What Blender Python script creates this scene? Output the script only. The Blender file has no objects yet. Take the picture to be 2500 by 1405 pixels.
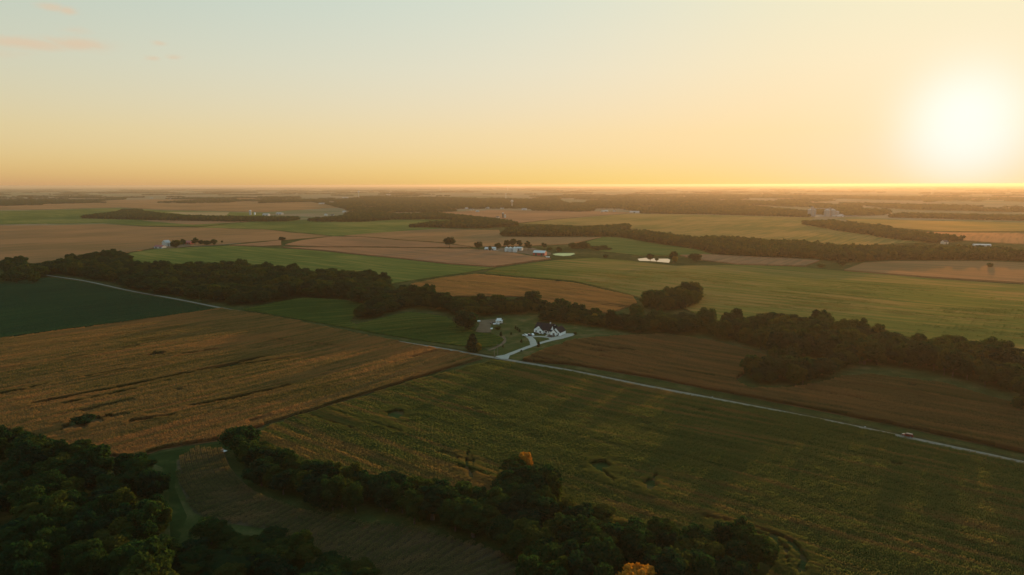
import bpy, bmesh, math, random
import numpy as np
from mathutils import Vector, Matrix
random.seed(7); RNG = np.random.default_rng(11)
SC = bpy.context.scene
R = math.radians
# ------------------------------------------------------------------ camera
FPX, YH, CAMH = 1690.0, 451.5, 120.0
PITCH = math.atan((702.5 - YH) / FPX)
cam = bpy.data.cameras.new('camera'); cam_o = bpy.data.objects.new('camera', cam)
SC.collection.objects.link(cam_o); SC.camera = cam_o
cam.sensor_width = 36.0; cam.lens = FPX * 36.0 / 2500.0
cam.clip_start = 1.0; cam.clip_end = 200000.0
cam_o.location = (0, 0, CAMH); cam_o.rotation_euler = (math.pi / 2 - PITCH, R(0.12), 0)
# ------------------------------------------------------------------ sky, sun, exposure
SUN_AZ, SUN_EL = R(32.7), R(3.8)
SUN_DIR = Vector((math.sin(SUN_AZ) * math.cos(SUN_EL), math.cos(SUN_AZ) * math.cos(SUN_EL), math.sin(SUN_EL)))
W = bpy.data.worlds.new('World'); SC.world = W; W.use_nodes = True
nt = W.node_tree; N, L = nt.nodes, nt.links
bg = N['Background']; bg.inputs['Strength'].default_value = 0.1
sky = N.new('ShaderNodeTexSky'); sky.sky_type = 'NISHITA'; sky.sun_disc = False
sky.sun_elevation = SUN_EL; sky.sun_rotation = SUN_AZ; sky.altitude = 120
sky.air_density = 1.0; sky.dust_density = 1.0; sky.ozone_density = 1.0
def vmath(op, a, b=None, nt_=None):
    n = (nt_ or nt).nodes.new('ShaderNodeVectorMath'); n.operation = op
    for i, s in enumerate((a, b)):
        if s is None: continue
        if isinstance(s, (tuple, list)): n.inputs[i].default_value = s
        else: (nt_ or nt).links.new(s, n.inputs[i])
    return n.outputs['Value'] if op in ('DOT_PRODUCT', 'LENGTH') else n.outputs['Vector']
def fmath(op, a, b=None, c=None, nt_=None, clamp=False):
    n = (nt_ or nt).nodes.new('ShaderNodeMath'); n.operation = op; n.use_clamp = clamp
    for i, s in enumerate((a, b, c)):
        if s is None: continue
        if isinstance(s, (int, float)): n.inputs[i].default_value = s
        else: (nt_ or nt).links.new(s, n.inputs[i])
    return n.outputs[0]
# the sky's own light, compressed the way the photograph's exposure compresses it: c * k / (c + h)
sep = N.new('ShaderNodeSeparateColor'); L.new(sky.outputs[0], sep.inputs[0])
tt = fmath('DIVIDE', sep.outputs[0], fmath('ADD', sep.outputs[0], 8.0))
def squeeze(ch, add, half, k0, k1):
    c_ = fmath('ADD', sep.outputs[ch], add)
    return fmath('MULTIPLY', fmath('DIVIDE', c_, fmath('ADD', c_, half)), fmath('ADD', fmath('MULTIPLY', tt, k1), k0))
comb = N.new('ShaderNodeCombineXYZ')
for ch, a_ in enumerate(((0.0, 1.15, 10.2, 0.0), (0.02, 1.45, 11.2, -3.0), (0.26, 3.0, 14.4, -8.4))): L.new(squeeze(ch, *a_), comb.inputs[ch])
col = comb.outputs[0]
tc = N.new('ShaderNodeTexCoord')
sz_ = N.new('ShaderNodeSeparateXYZ'); L.new(tc.outputs['Generated'], sz_.inputs[0])
hi = fmath('DIVIDE', fmath('SUBTRACT', sz_.outputs[2], 0.24), 0.6, clamp=True)      # clear blue overhead, above the picture's top edge
up = N.new('ShaderNodeMix'); up.data_type = 'VECTOR'; L.new(hi, up.inputs[0]); up.inputs[4].default_value = (1, 1, 1); up.inputs[5].default_value = (0.82, 1.32, 1.68)
col = vmath('MULTIPLY', col, up.outputs[1])
grad = N.new('ShaderNodeValToRGB'); L.new(fmath('MULTIPLY', sz_.outputs[2], 4.0), grad.inputs[0])     # peach at the horizon, cream above, pale blue-green at the top
ge_ = grad.color_ramp.elements
while len(ge_) < 5: ge_.new(0.5)
for e_, (p_, c_) in zip(ge_, [(0.0, (0.51, 0.435, 0.50)), (0.28, (0.53, 0.468, 0.43)), (0.62, (0.515, 0.505, 0.48)), (0.97, (0.49, 0.525, 0.505)), (1.0, (0.49, 0.525, 0.505))]): e_.position = p_; e_.color = (*c_, 1)
col = vmath('MULTIPLY', vmath('MULTIPLY', col, grad.outputs[0]), (2.0, 2.0, 2.0))
cosg = vmath('DOT_PRODUCT', tc.outputs['Generated'], tuple(SUN_DIR))
ang = fmath('ARCCOSINE', fmath('MINIMUM', cosg, 1.0))
g1 = fmath('EXPONENT', fmath('MULTIPLY', fmath('POWER', fmath('DIVIDE', ang, R(3.9)), 2.6), -1.0))
glow = N.new('ShaderNodeVectorMath'); glow.operation = 'SCALE'; glow.inputs[0].default_value = (0.6, 2.2, 3.9)
L.new(fmath('ADD', g1, fmath('MULTIPLY', fmath('EXPONENT', fmath('MULTIPLY', fmath('POWER', fmath('DIVIDE', ang, R(9.0)), 2.0), -1.0)), 0.22)), glow.inputs['Scale'])
col = vmath('ADD', col, glow.outputs[0])
# a few thin evening clouds high on the left, by direction (azimuth, elevation)
sx = N.new('ShaderNodeSeparateXYZ'); L.new(tc.outputs['Generated'], sx.inputs[0])
az_ = fmath('ARCTAN2', sx.outputs[0], sx.outputs[1]); el_ = fmath('ARCSINE', sx.outputs[2])
cv = N.new('ShaderNodeCombineXYZ'); L.new(fmath('MULTIPLY', az_, 26.0), cv.inputs[0]); L.new(fmath('MULTIPLY', el_, 95.0), cv.inputs[1])
cn = N.new('ShaderNodeTexNoise'); cn.inputs['Scale'].default_value = 1.0; cn.inputs['Detail'].default_value = 6.0; cn.inputs['Roughness'].default_value = 0.62; cn.inputs['Distortion'].default_value = 0.6
L.new(cv.outputs[0], cn.inputs['Vector'])
msk = None
for px_, py_, su, sv, am in [(60, 104, 110, 13, 1.0), (190, 106, 80, 14, 1.0), (130, 16, 40, 10, .8), (165, 24, 25, 9, .9), (190, 72, 40, 10, .6), (390, 105, 22, 7, .7), (375, 141, 24, 6, .7), (422, 138, 24, 7, .7), (-300, 90, 260, 22, .9), (-700, 60, 300, 30, .9)]:
    vx_ = (px_ - 1250) / FPX; vy_ = -(py_ - 702.5) / FPX
    dd = Vector((vx_, math.cos(PITCH) + vy_ * math.sin(PITCH), -math.sin(PITCH) + vy_ * math.cos(PITCH))).normalized()
    a0, e0 = math.atan2(dd.x, dd.y), math.asin(dd.z)
    qa = fmath('POWER', fmath('DIVIDE', fmath('SUBTRACT', az_, a0), su / FPX * 0.8), 2.0); qe = fmath('POWER', fmath('DIVIDE', fmath('SUBTRACT', el_, e0), sv / FPX), 2.0)
    g_ = fmath('MULTIPLY', fmath('EXPONENT', fmath('MULTIPLY', fmath('ADD', qa, qe), -1.0)), am)
    msk = g_ if msk is None else fmath('MAXIMUM', msk, g_)
cf = fmath('MULTIPLY', fmath('MULTIPLY', fmath('SUBTRACT', fmath('ADD', fmath('MULTIPLY', cn.outputs[0], 0.9), fmath('MULTIPLY', msk, 0.55)), 0.52), 3.0, clamp=True), fmath('MULTIPLY', msk, 0.8), clamp=True)
cmix = N.new('ShaderNodeMix'); cmix.data_type = 'RGBA'; L.new(cf, cmix.inputs[0]); L.new(col, cmix.inputs[6]); cmix.inputs[7].default_value = (7.3, 5.6, 3.9, 1)
L.new(cmix.outputs[2], bg.inputs['Color'])
sun = bpy.data.lights.new('sun', 'SUN'); sun.energy = 5.0; sun.angle = R(0.53); sun.color = (1.0, 0.60, 0.27)
sun_o = bpy.data.objects.new('sun', sun); SC.collection.objects.link(sun_o)
sun_o.rotation_euler = SUN_DIR.to_track_quat('Z', 'Y').to_euler(); sun_o.location = (0, 0, 400)
vs = SC.view_settings
vs.view_transform = 'Standard'; vs.look = 'None'; vs.exposure = 0.0; vs.gamma = 1.0; vs.use_curve_mapping = False
cy = SC.cycles
cy.max_bounces = 5; cy.diffuse_bounces = 2; cy.glossy_bounces = 2; cy.transmission_bounces = 3; cy.volume_bounces = 1
cy.transparent_max_bounces = 4; cy.use_denoising = True; cy.caustics_reflective = False; cy.caustics_refractive = False
cy.sample_clamp_indirect = 4.0
# ------------------------------------------------------------------ helpers: terrain and picture-to-ground
HILLS = []      # (x, y, radius, height)
FLATS = []      # level ground: (x, y, radius, z)
def hgt(x, y):
    x = np.asarray(x, float); y = np.asarray(y, float)
    r = np.hypot(x, y)
    a = 1.25 * np.clip((3200 - r) / 1400, 0, 1)
    z = a * (np.sin(x / 113 + 0.7) * np.cos(y / 141 + 0.3) + 0.6 * np.sin((x + 0.7 * y) / 71 + 1.9) + 0.35 * np.sin((0.8 * x - y) / 43))
    for hx, hy, hr, hh in HILLS:
        z = z + hh * np.exp(-((x - hx) ** 2 + (y - hy) ** 2) / (hr * hr))
    for fx, fy, fr, fz in FLATS:
        w = np.exp(-(((x - fx) ** 2 + (y - fy) ** 2) / (fr * fr)) ** 2); z = z * (1 - w) + w * fz
    return z
def P(px, py, dz=0.0):
    vx = (px - 1250) / FPX; vy = -(py - 702.5) / FPX
    d = (vx, math.cos(PITCH) + vy * math.sin(PITCH), -math.sin(PITCH) + vy * math.cos(PITCH))
    z = 0.0
    for _ in range(5):
        t = (z - CAMH) / d[2]
        z = float(hgt(d[0] * t, d[1] * t))
    return Vector((d[0] * t, d[1] * t, z + dz))
def PL(pts): return [(lambda p: (p.x, p.y))(P(*q)) for q in pts]
def hill(px, py, r, h):
    p = P(px, py); HILLS.append((p.x, p.y, r, h))
hill(1010, 785, 45, 3.0); hill(740, 745, 50, 2.5); hill(1330, 690, 160, 2.0)
for q_ in ((1595, 636, 70), (1376, 622, 60), (1340, 818, 26)):
    p = P(q_[0], q_[1]); FLATS.append((p.x, p.y, q_[2], p.z))
def inpoly(x, y, poly):
    c = np.zeros(len(x), bool); n = len(poly); j = n - 1
    for i in range(n):
        xi, yi = poly[i]; xj, yj = poly[j]
        if yi != yj:
            c ^= ((yi > y) != (yj > y)) & (x < (xj - xi) * (y - yi) / (yj - yi) + xi)
        j = i
    return c
def in_frame(x, y, z=0.0, mx=60, my=40):
    yy = y * math.cos(PITCH) - (z - CAMH) * math.sin(PITCH)
    up = y * math.sin(PITCH) + (z - CAMH) * math.cos(PITCH)
    px = 1250 + FPX * x / np.maximum(yy, 1e-3); py = 702.5 - FPX * up / np.maximum(yy, 1e-3)
    return (px > -mx) & (px < 2500 + mx) & (py < 1405 + my) & (yy > 0)
# ------------------------------------------------------------------ helpers: objects
COL = SC.collection
def link(o, parent=None):
    COL.objects.link(o)
    if parent is not None: o.parent = parent
    return o
def mesh_obj(name, verts, faces, mat=None, parent=None, smooth=False):
    me = bpy.data.meshes.new(name); me.from_pydata([tuple(v) for v in verts], [], faces); me.update()
    if mat: me.materials.append(mat)
    if smooth: me.polygons.foreach_set('use_smooth', [True] * len(me.polygons))
    return link(bpy.data.objects.new(name, me), parent)
def empty(name, loc=(0, 0, 0), rz=0.0):
    o = bpy.data.objects.new(name, None); o.location = loc; o.rotation_euler = (0, 0, rz); return link(o)
def tag(o, label=None, cat=None, group=None, kind=None):
    if label: o['label'] = label
    if cat: o['category'] = cat
    if group: o['group'] = group
    if kind: o['kind'] = kind
    return o
class MB:
    def __init__(s): s.v = []; s.f = []
    def add(s, v, f):
        k = len(s.v); s.v += [tuple(q) for q in v]; s.f += [tuple(i + k for i in q) for q in f]; return s
    def box(s, x0, x1, y0, y1, z0, z1):
        return s.add([(x0, y0, z0), (x1, y0, z0), (x1, y1, z0), (x0, y1, z0), (x0, y0, z1), (x1, y0, z1), (x1, y1, z1), (x0, y1, z1)],
                     [(0, 3, 2, 1), (4, 5, 6, 7), (0, 1, 5, 4), (1, 2, 6, 5), (2, 3, 7, 6), (3, 0, 4, 7)])
    def gable(s, x0, x1, y0, y1, z0, ze, zp, axis='x'):
        """walls with two pitched ends; the ridge runs along axis"""
        if axis == 'x':
            ym = (y0 + y1) / 2
            v = [(x0, y0, z0), (x1, y0, z0), (x1, y1, z0), (x0, y1, z0), (x0, y0, ze), (x1, y0, ze), (x1, y1, ze), (x0, y1, ze), (x0, ym, zp), (x1, ym, zp)]
            f = [(0, 1, 5, 4), (2, 3, 7, 6), (1, 2, 6, 9, 5), (3, 0, 4, 8, 7), (4, 5, 9, 8), (6, 7, 8, 9), (0, 3, 2, 1)]
        else:
            xm = (x0 + x1) / 2
            v = [(x0, y0, z0), (x1, y0, z0), (x1, y1, z0), (x0, y1, z0), (x0, y0, ze), (x1, y0, ze), (x1, y1, ze), (x0, y1, ze), (xm, y0, zp), (xm, y1, zp)]
            f = [(0, 1, 5, 8, 4), (2, 3, 7, 9, 6), (1, 2, 6, 5), (3, 0, 4, 7), (5, 6, 9, 8), (7, 4, 8, 9), (0, 3, 2, 1)]
        return s.add(v, f)
    def roof(s, x0, x1, y0, y1, ze, zp, axis='x', over=0.45, th=0.16):
        """two sloping slabs, overhanging the walls"""
        if axis == 'x':
            ym = (y0 + y1) / 2; sl = (zp - ze) / (ym - y0)
            for ya, sg in ((y0, -1), (y1, 1)):
                ye = ya + sg * over; zz = ze - sl * over
                a = [(x0 - over, ye, zz + .03), (x1 + over, ye, zz + .03), (x1 + over, ym, zp + .03), (x0 - over, ym, zp + .03)]
                s.slab(a, th)
        else:
            xm = (x0 + x1) / 2; sl = (zp - ze) / (xm - x0)
            for xa, sg in ((x0, -1), (x1, 1)):
                xe = xa + sg * over; zz = ze - sl * over
                a = [(xe, y0 - over, zz + .03), (xe, y1 + over, zz + .03), (xm, y1 + over, zp + .03), (xm, y0 - over, zp + .03)]
                s.slab(a, th)
        return s
    def slab(s, quad, th):
        b = list(quad) + [(p[0], p[1], p[2] + th) for p in quad]
        return s.add(b, [(0, 1, 2, 3), (7, 6, 5, 4), (0, 4, 5, 1), (1, 5, 6, 2), (2, 6, 7, 3), (3, 7, 4, 0)])
    def cyl(s, x, y, z0, z1, r0, r1=None, n=12, cap=True):
        r1 = r0 if r1 is None else r1
        v = []; f = []
        for z, r in ((z0, r0), (z1, r1)):
            for i in range(n):
                a = 2 * math.pi * i / n; v.append((x + r * math.cos(a), y + r * math.sin(a), z))
        for i in range(n):
            j = (i + 1) % n; f.append((i, j, n + j, n + i))
        if cap: f += [tuple(range(n - 1, -1, -1)), tuple(range(n, 2 * n))]
        return s.add(v, f)
    def tube(s, p, q, r0, r1=None, n=8):
        r1 = r0 if r1 is None else r1
        p = Vector(p); q = Vector(q); d = (q - p).normalized()
        u = d.orthogonal().normalized(); w = d.cross(u); v = []; f = []
        for c, r in ((p, r0), (q, r1)):
            for i in range(n):
                a = 2 * math.pi * i / n; v.append(c + u * (r * math.cos(a)) + w * (r * math.sin(a)))
        for i in range(n):
            j = (i + 1) % n; f.append((i, j, n + j, n + i))
        f += [tuple(range(n - 1, -1, -1)), tuple(range(n, 2 * n))]
        return s.add(v, f)
    def ball(s, x, y, z, rx, ry=None, rz=None, n=12, m=7):
        ry = ry or rx; rz = rz or rx; v = [(x, y, z - rz)]; f = []
        for k in range(1, m):
            t = math.pi * k / m - math.pi / 2
            for i in range(n):
                a = 2 * math.pi * i / n; v.append((x + rx * math.cos(t) * math.cos(a), y + ry * math.cos(t) * math.sin(a), z + rz * math.sin(t)))
        v.append((x, y, z + rz)); e = len(v) - 1
        for i in range(n):
            j = (i + 1) % n; f.append((0, 1 + j, 1 + i)); f.append((e, e - n + i, e - n + j))
            for k in range(m - 2):
                a = 1 + k * n; f.append((a + i, a + j, a + n + j, a + n + i))
        return s.add(v, f)
    def build(s, name, mat, parent=None, smooth=False): return mesh_obj(name, s.v, s.f, mat, parent, smooth)
def copy_tree(o, loc=None, rz=None, parent=None):
    c = o.copy(); COL.objects.link(c)
    if parent is not None: c.parent = parent
    if loc is not None: c.location = loc
    if rz is not None: c.rotation_euler = (0, 0, rz)
    for ch in list(o.children): copy_tree(ch, parent=c)
    return c
# ------------------------------------------------------------------ materials
def new_mat(name):
    m = bpy.data.materials.new(name); m.use_nodes = True
    t = m.node_tree; t.nodes.clear(); out = t.nodes.new('ShaderNodeOutputMaterial')
    return m, t, out
def ramp(t, fac, stops):
    n = t.nodes.new('ShaderNodeValToRGB'); e = n.color_ramp.elements
    while len(e) < len(stops): e.new(0.5)
    for el, (p, c) in zip(e, stops): el.position = p; el.color = (*c, 1)
    t.links.new(fac, n.inputs[0]); return n.outputs[0]
def noise(t, vec, scale, detail=3, rough=0.55):
    n = t.nodes.new('ShaderNodeTexNoise'); n.inputs['Scale'].default_value = scale
    n.inputs['Detail'].default_value = detail; n.inputs['Roughness'].default_value = rough
    if vec is not None: t.links.new(vec, n.inputs['Vector'])
    return n.outputs[0]
def mixc(t, fac, a, b, mode='MIX'):
    n = t.nodes.new('ShaderNodeMix'); n.data_type = 'RGBA'; n.blend_type = mode
    for s, i in ((fac, 0), (a, 6), (b, 7)):
        if isinstance(s, (int, float)): n.inputs[i].default_value = s
        elif isinstance(s, tuple): n.inputs[i].default_value = (*s, 1)
        else: t.links.new(s, n.inputs[i])
    return n.outputs[2]
def world_vec(t, ang=0.0, sx=1.0, sy=1.0, off=0.0):
    g = t.nodes.new('ShaderNodeNewGeometry'); m = t.nodes.new('ShaderNodeMapping')
    m.vector_type = 'TEXTURE'; m.inputs['Rotation'].default_value = (0, 0, ang); m.inputs['Scale'].default_value = (sx, sy, 1e6)
    m.inputs['Location'].default_value = (off, off * 0.7, 0)
    t.links.new(g.outputs['Position'], m.inputs['Vector']); return m.outputs[0]
def paint(name, c, rough=0.6, metal=0.0, var=0.12, scale=1.5, bump=0.0):
    m, t, out = new_mat(name); p = t.nodes.new('ShaderNodeBsdfPrincipled')
    tcn = t.nodes.new('ShaderNodeTexCoord')
    f = noise(t, tcn.outputs['Object'], scale, 4)
    t.links.new(ramp(t, f, [(0.3, tuple(x * (1 - var) for x in c)), (0.7, tuple(min(1, x * (1 + var)) for x in c))]), p.inputs['Base Color'])
    p.inputs['Roughness'].default_value = rough; p.inputs['Metallic'].default_value = metal
    if rough >= 0.9: p.inputs['Specular IOR Level'].default_value = 0.1
    t.links.new(p.outputs[0], out.inputs[0]); return m
def field_mat(name, cols, ang, streak=(60, 5), seed=0.0, patch=120, fine=1.4, leafy=0.0, tip=None, gloss=0.0, rowline=0.0):
    """cols: three base colours from weak to strong growth; stretched along the planting rows"""
    m, t, out = new_mat(name)
    v1 = world_vec(t, ang, streak[0], streak[1], seed); v2 = world_vec(t, ang, patch * 1.6, patch, seed * 1.3 + 40); v3 = world_vec(t, ang, fine * 2.2, fine, seed)
    f1 = noise(t, v1, 1.0, 4, 0.6); f2 = noise(t, v2, 1.0, 3, 0.5); f3 = noise(t, v3, 1.0, 2, 0.6)
    f = fmath('ADD', fmath('MULTIPLY', f1, 0.52, nt_=t), fmath('ADD', fmath('MULTIPLY', f2, 0.44, nt_=t), fmath('MULTIPLY', f3, 0.04, nt_=t), nt_=t), nt_=t)
    c = ramp(t, f, [(0.425, cols[0]), (0.495, cols[1]), (0.575, cols[2])])
    if tip:
        a = t.nodes.new('ShaderNodeAttribute'); a.attribute_name = 'tip'
        c = mixc(t, a.outputs['Fac'], c, tip)
    d = t.nodes.new('ShaderNodeBsdfDiffuse'); t.links.new(c, d.inputs[0]); sh = d.outputs[0]
    if leafy:
        tr = t.nodes.new('ShaderNodeBsdfTranslucent'); t.links.new(vmath('MULTIPLY', c, (1.7, 1.75, 1.2), nt_=t), tr.inputs[0])
        mx = t.nodes.new('ShaderNodeMixShader'); mx.inputs[0].default_value = leafy
        t.links.new(sh, mx.inputs[1]); t.links.new(tr.outputs[0], mx.inputs[2]); sh = mx.outputs[0]
    else:
        b = t.nodes.new('ShaderNodeBump'); b.inputs['Strength'].default_value = 0.35; b.inputs['Distance'].default_value = 0.6
        t.links.new(fmath('ADD', f3, fmath('MULTIPLY', f1, 1.5, nt_=t), nt_=t), b.inputs['Height']); t.links.new(b.outputs[0], d.inputs['Normal'])
        if gloss:
            gl = t.nodes.new('ShaderNodeBsdfGlossy'); gl.inputs['Roughness'].default_value = 0.8; t.links.new(vmath('MULTIPLY', c, (1.6, 1.2, 0.6), nt_=t), gl.inputs[0])
            mx = t.nodes.new('ShaderNodeMixShader'); mx.inputs[0].default_value = gloss
            t.links.new(sh, mx.inputs[1]); t.links.new(gl.outputs[0], mx.inputs[2]); sh = mx.outputs[0]
    t.links.new(sh, out.inputs[0]); return m
def leaf_mat(name, cols, trans=0.45):
    m, t, out = new_mat(name)
    oi = t.nodes.new('ShaderNodeObjectInfo'); g = t.nodes.new('ShaderNodeNewGeometry')
    f = noise(t, g.outputs['Position'], 0.35, 2)
    k = fmath('ADD', fmath('MULTIPLY', oi.outputs['Random'], 0.75, nt_=t), fmath('MULTIPLY', f, 0.5, nt_=t), nt_=t)
    n = len(cols)
    c = ramp(t, fmath('SUBTRACT', k, 0.12, nt_=t), [(i / (n - 1), q) for i, q in enumerate(cols)])
    d = t.nodes.new('ShaderNodeBsdfDiffuse'); t.links.new(c, d.inputs[0])
    tr = t.nodes.new('ShaderNodeBsdfTranslucent'); t.links.new(vmath('MULTIPLY', c, (2.1, 2.2, 1.1), nt_=t), tr.inputs[0])
    mx = t.nodes.new('ShaderNodeMixShader'); mx.inputs[0].default_value = trans
    t.links.new(d.outputs[0], mx.inputs[1]); t.links.new(tr.outputs[0], mx.inputs[2]); t.links.new(mx.outputs[0], out.inputs[0]); return m
_a, _b = P(1230, 878), P(2500, 1133); A_ROAD = math.atan2(_b.y - _a.y, _b.x - _a.x)
_a, _b = P(655, 1036), P(1180, 876); A_SIDE = math.atan2(_b.y - _a.y, _b.x - _a.x)
M = {}
M['bark'] = paint('bark', (0.07, 0.052, 0.038), 0.95, var=0.3)
M['leaf'] = leaf_mat('leaf_green', [(0.005, 0.021, 0.013), (0.009, 0.028, 0.014), (0.014, 0.036, 0.013), (0.028, 0.044, 0.012), (0.058, 0.052, 0.013)])
M['leaf_gold'] = leaf_mat('leaf_gold', [(0.30, 0.12, 0.018), (0.42, 0.17, 0.02)], 0.3)
M['leaf_yellow'] = leaf_mat('leaf_yellow', [(0.10, 0.085, 0.016), (0.15, 0.105, 0.018)], 0.4)
M['leaf_pine'] = leaf_mat('leaf_dark', [(0.014, 0.026, 0.012), (0.020, 0.032, 0.013)], 0.15)
M['gravel'] = paint('gravel', (0.205, 0.168, 0.122), 0.95, var=0.15, scale=0.4)
M['concrete'] = paint('concrete', (0.37, 0.31, 0.24), 0.9, var=0.08, scale=0.25)
M['white_wall'] = paint('white_siding', (0.80, 0.80, 0.79), 0.7, var=0.03)
M['roof_dark'] = paint('charcoal_roof', (0.014, 0.015, 0.018), 0.95, var=0.2)
M['trim_dark'] = paint('dark_trim', (0.02, 0.02, 0.022), 0.5)
M['glass'] = paint('window_glass', (0.015, 0.017, 0.02), 0.25, var=0.05)
M['metal'] = paint('galvanised_steel', (0.55, 0.57, 0.58), 0.5, 0.35, var=0.1)
M['metal_roof'] = paint('pale_metal_roof', (0.58, 0.53, 0.47), 0.5, 0.1, var=0.08)
M['red_wall'] = paint('red_barn_siding', (0.30, 0.035, 0.03), 0.8, var=0.2)
M['red_roof'] = paint('red_roof', (0.32, 0.06, 0.05), 0.7, var=0.2)
M['grey_wall'] = paint('grey_siding', (0.36, 0.37, 0.37), 0.8, var=0.1)
M['tan_wall'] = paint('tan_siding', (0.52, 0.46, 0.38), 0.8, var=0.1)
M['brown_roof'] = paint('shingle_roof', (0.10, 0.085, 0.075), 0.9, var=0.2)
M['old_white'] = paint('weathered_white', (0.42, 0.40, 0.37), 0.85, var=0.12)
M['old_roof'] = paint('weathered_metal', (0.36, 0.35, 0.33), 0.8, 0.0, var=0.15)
M['elevator'] = paint('elevator_concrete', (0.26, 0.25, 0.24), 0.9, var=0.1)
M['wood'] = paint('weathered_wood', (0.15, 0.12, 0.09), 0.95, var=0.25)
M['car_white'] = paint('white_car_paint', (0.78, 0.78, 0.77), 0.25, var=0.02)
M['car_dark'] = paint('dark_car_paint', (0.018, 0.02, 0.024), 0.25, var=0.05)
M['car_red'] = paint('red_car_paint', (0.14, 0.012, 0.010), 0.2, var=0.05)
M['tyre'] = paint('tyre_rubber', (0.02, 0.02, 0.02), 0.9)
M['lamp_red'] = paint('tail_lamp', (0.35, 0.01, 0.01), 0.3)
M['lamp_clear'] = paint('headlamp_glass', (0.7, 0.7, 0.68), 0.2)
M['soil'] = paint('bare_soil', (0.15, 0.095, 0.06), 1.0, var=0.3, scale=0.1)
M['yellow_paint'] = paint('mailbox_grey', (0.3, 0.3, 0.3), 0.5)
# ground: rough grass near, patchwork of far fields beyond
m, t, out = new_mat('ground_cover')
g = t.nodes.new('ShaderNodeNewGeometry'); pos = g.outputs['Position']
v = world_vec(t, 0.3, 14, 14, 3); v2 = world_vec(t, 0.3, 1.2, 1.2, 9); v3 = world_vec(t, 0.3, 90, 90, 19)
f = fmath('ADD', fmath('MULTIPLY', noise(t, v, 1, 4), 0.45, nt_=t), fmath('ADD', fmath('MULTIPLY', noise(t, v3, 1, 3), 0.35, nt_=t), fmath('MULTIPLY', noise(t, v2, 1, 3), 0.2, nt_=t), nt_=t), nt_=t)
near = ramp(t, f, [(0.38, (0.022, 0.034, 0.009)), (0.5, (0.045, 0.052, 0.014)), (0.62, (0.11, 0.082, 0.030))])
mp = t.nodes.new('ShaderNodeMapping'); mp.vector_type = 'TEXTURE'; mp.inputs['Rotation'].default_value = (0, 0, A_ROAD); mp.inputs['Scale'].default_value = (640, 400, 1e7)
t.links.new(pos, mp.inputs['Vector'])
fl = vmath('FLOOR', mp.outputs[0], nt_=t); wn = t.nodes.new('ShaderNodeTexWhiteNoise'); t.links.new(fl, wn.inputs['Vector'])
far = ramp(t, wn.outputs['Value'], [(0.0, (0.26, 0.165, 0.095)), (0.3, (0.30, 0.20, 0.115)), (0.45, (0.18, 0.16, 0.07)), (0.6, (0.10, 0.12, 0.045)), (0.8, (0.28, 0.19, 0.11)), (1.0, (0.13, 0.13, 0.055))])  # pale stubble, brightened so distant haze is partly put into the colour
far = mixc(t, 0.35, far, ramp(t, noise(t, world_vec(t, A_ROAD, 400, 60, 5), 1, 3), [(0.35, (0.12, 0.10, 0.045)), (0.65, (0.21, 0.14, 0.075))]))
dist = vmath('LENGTH', pos, nt_=t)
c = mixc(t, fmath('DIVIDE', fmath('SUBTRACT', dist, 2300, nt_=t), 300, nt_=t, clamp=True), near, far)
d = t.nodes.new('ShaderNodeBsdfDiffuse'); t.links.new(c, d.inputs[0]); t.links.new(d.outputs[0], out.inputs[0]); M['ground'] = m
# lawn, water
def simple_noise_mat(name, stops, sc):
    m, t, out = new_mat(name); v = world_vec(t, 0.2, sc, sc, 2)
    d = t.nodes.new('ShaderNodeBsdfDiffuse'); t.links.new(ramp(t, noise(t, v, 1, 5, 0.6), stops), d.inputs[0]); t.links.new(d.outputs[0], out.inputs[0]); return m
M['lawn'] = simple_noise_mat('lawn_grass', [(0.32, (0.036, 0.052, 0.014)), (0.5, (0.058, 0.066, 0.018)), (0.66, (0.12, 0.088, 0.034))], 12)
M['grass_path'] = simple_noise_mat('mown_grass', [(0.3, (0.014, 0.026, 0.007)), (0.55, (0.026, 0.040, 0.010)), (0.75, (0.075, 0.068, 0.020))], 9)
M['verge'] = simple_noise_mat('roadside_grass', [(0.3, (0.024, 0.028, 0.008)), (0.7, (0.070, 0.058, 0.018))], 4)  # tall grass, darkened further so the corn's shaded side is in its colour
M['dirt'] = simple_noise_mat('worn_dirt', [(0.3, (0.12, 0.08, 0.045)), (0.7, (0.20, 0.125, 0.075))], 6)
M['algae'] = simple_noise_mat('pond_algae', [(0.3, (0.50, 0.48, 0.20)), (0.7, (0.62, 0.58, 0.28))], 8)
m, t, out = new_mat('pond_water'); p = t.nodes.new('ShaderNodeBsdfPrincipled')
p.inputs['Base Color'].default_value = (0.02, 0.025, 0.02, 1); p.inputs['Roughness'].default_value = 0.06; p.inputs['IOR'].default_value = 1.33
b = t.nodes.new('ShaderNodeBump'); b.inputs['Strength'].default_value = 0.12; b.inputs['Distance'].default_value = 0.05
t.links.new(noise(t, world_vec(t, 0.4, 2.0, 1.0, 0), 1, 2), b.inputs['Height']); t.links.new(b.outputs[0], p.inputs['Normal'])
t.links.new(p.outputs[0], out.inputs[0]); M['water'] = m
# ------------------------------------------------------------------ ground sheet
rad = [0.0]; r = 30.0
while r < 61000: rad.append(r); r *= 1.035
NA = 240; vv = [(0, 0, float(hgt(0, 0)))]; ff = []
for r in rad[1:]:
    aa = np.arange(NA) * 2 * math.pi / NA; x = r * np.cos(aa); y = r * np.sin(aa); z = hgt(x, y)
    vv += list(zip(x.tolist(), y.tolist(), z.tolist()))
for i in range(NA): ff.append((0, 1 + i, 1 + (i + 1) % NA))
for k in range(len(rad) - 2):
    a = 1 + k * NA; b_ = a + NA
    for i in range(NA):
        j = (i + 1) % NA; ff.append((a + i, b_ + i, b_ + j, a + j))
tag(mesh_obj('ground', vv, ff, M['ground'], smooth=True), 'rough grassy plain reaching the hazy horizon', kind='structure')
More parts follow.
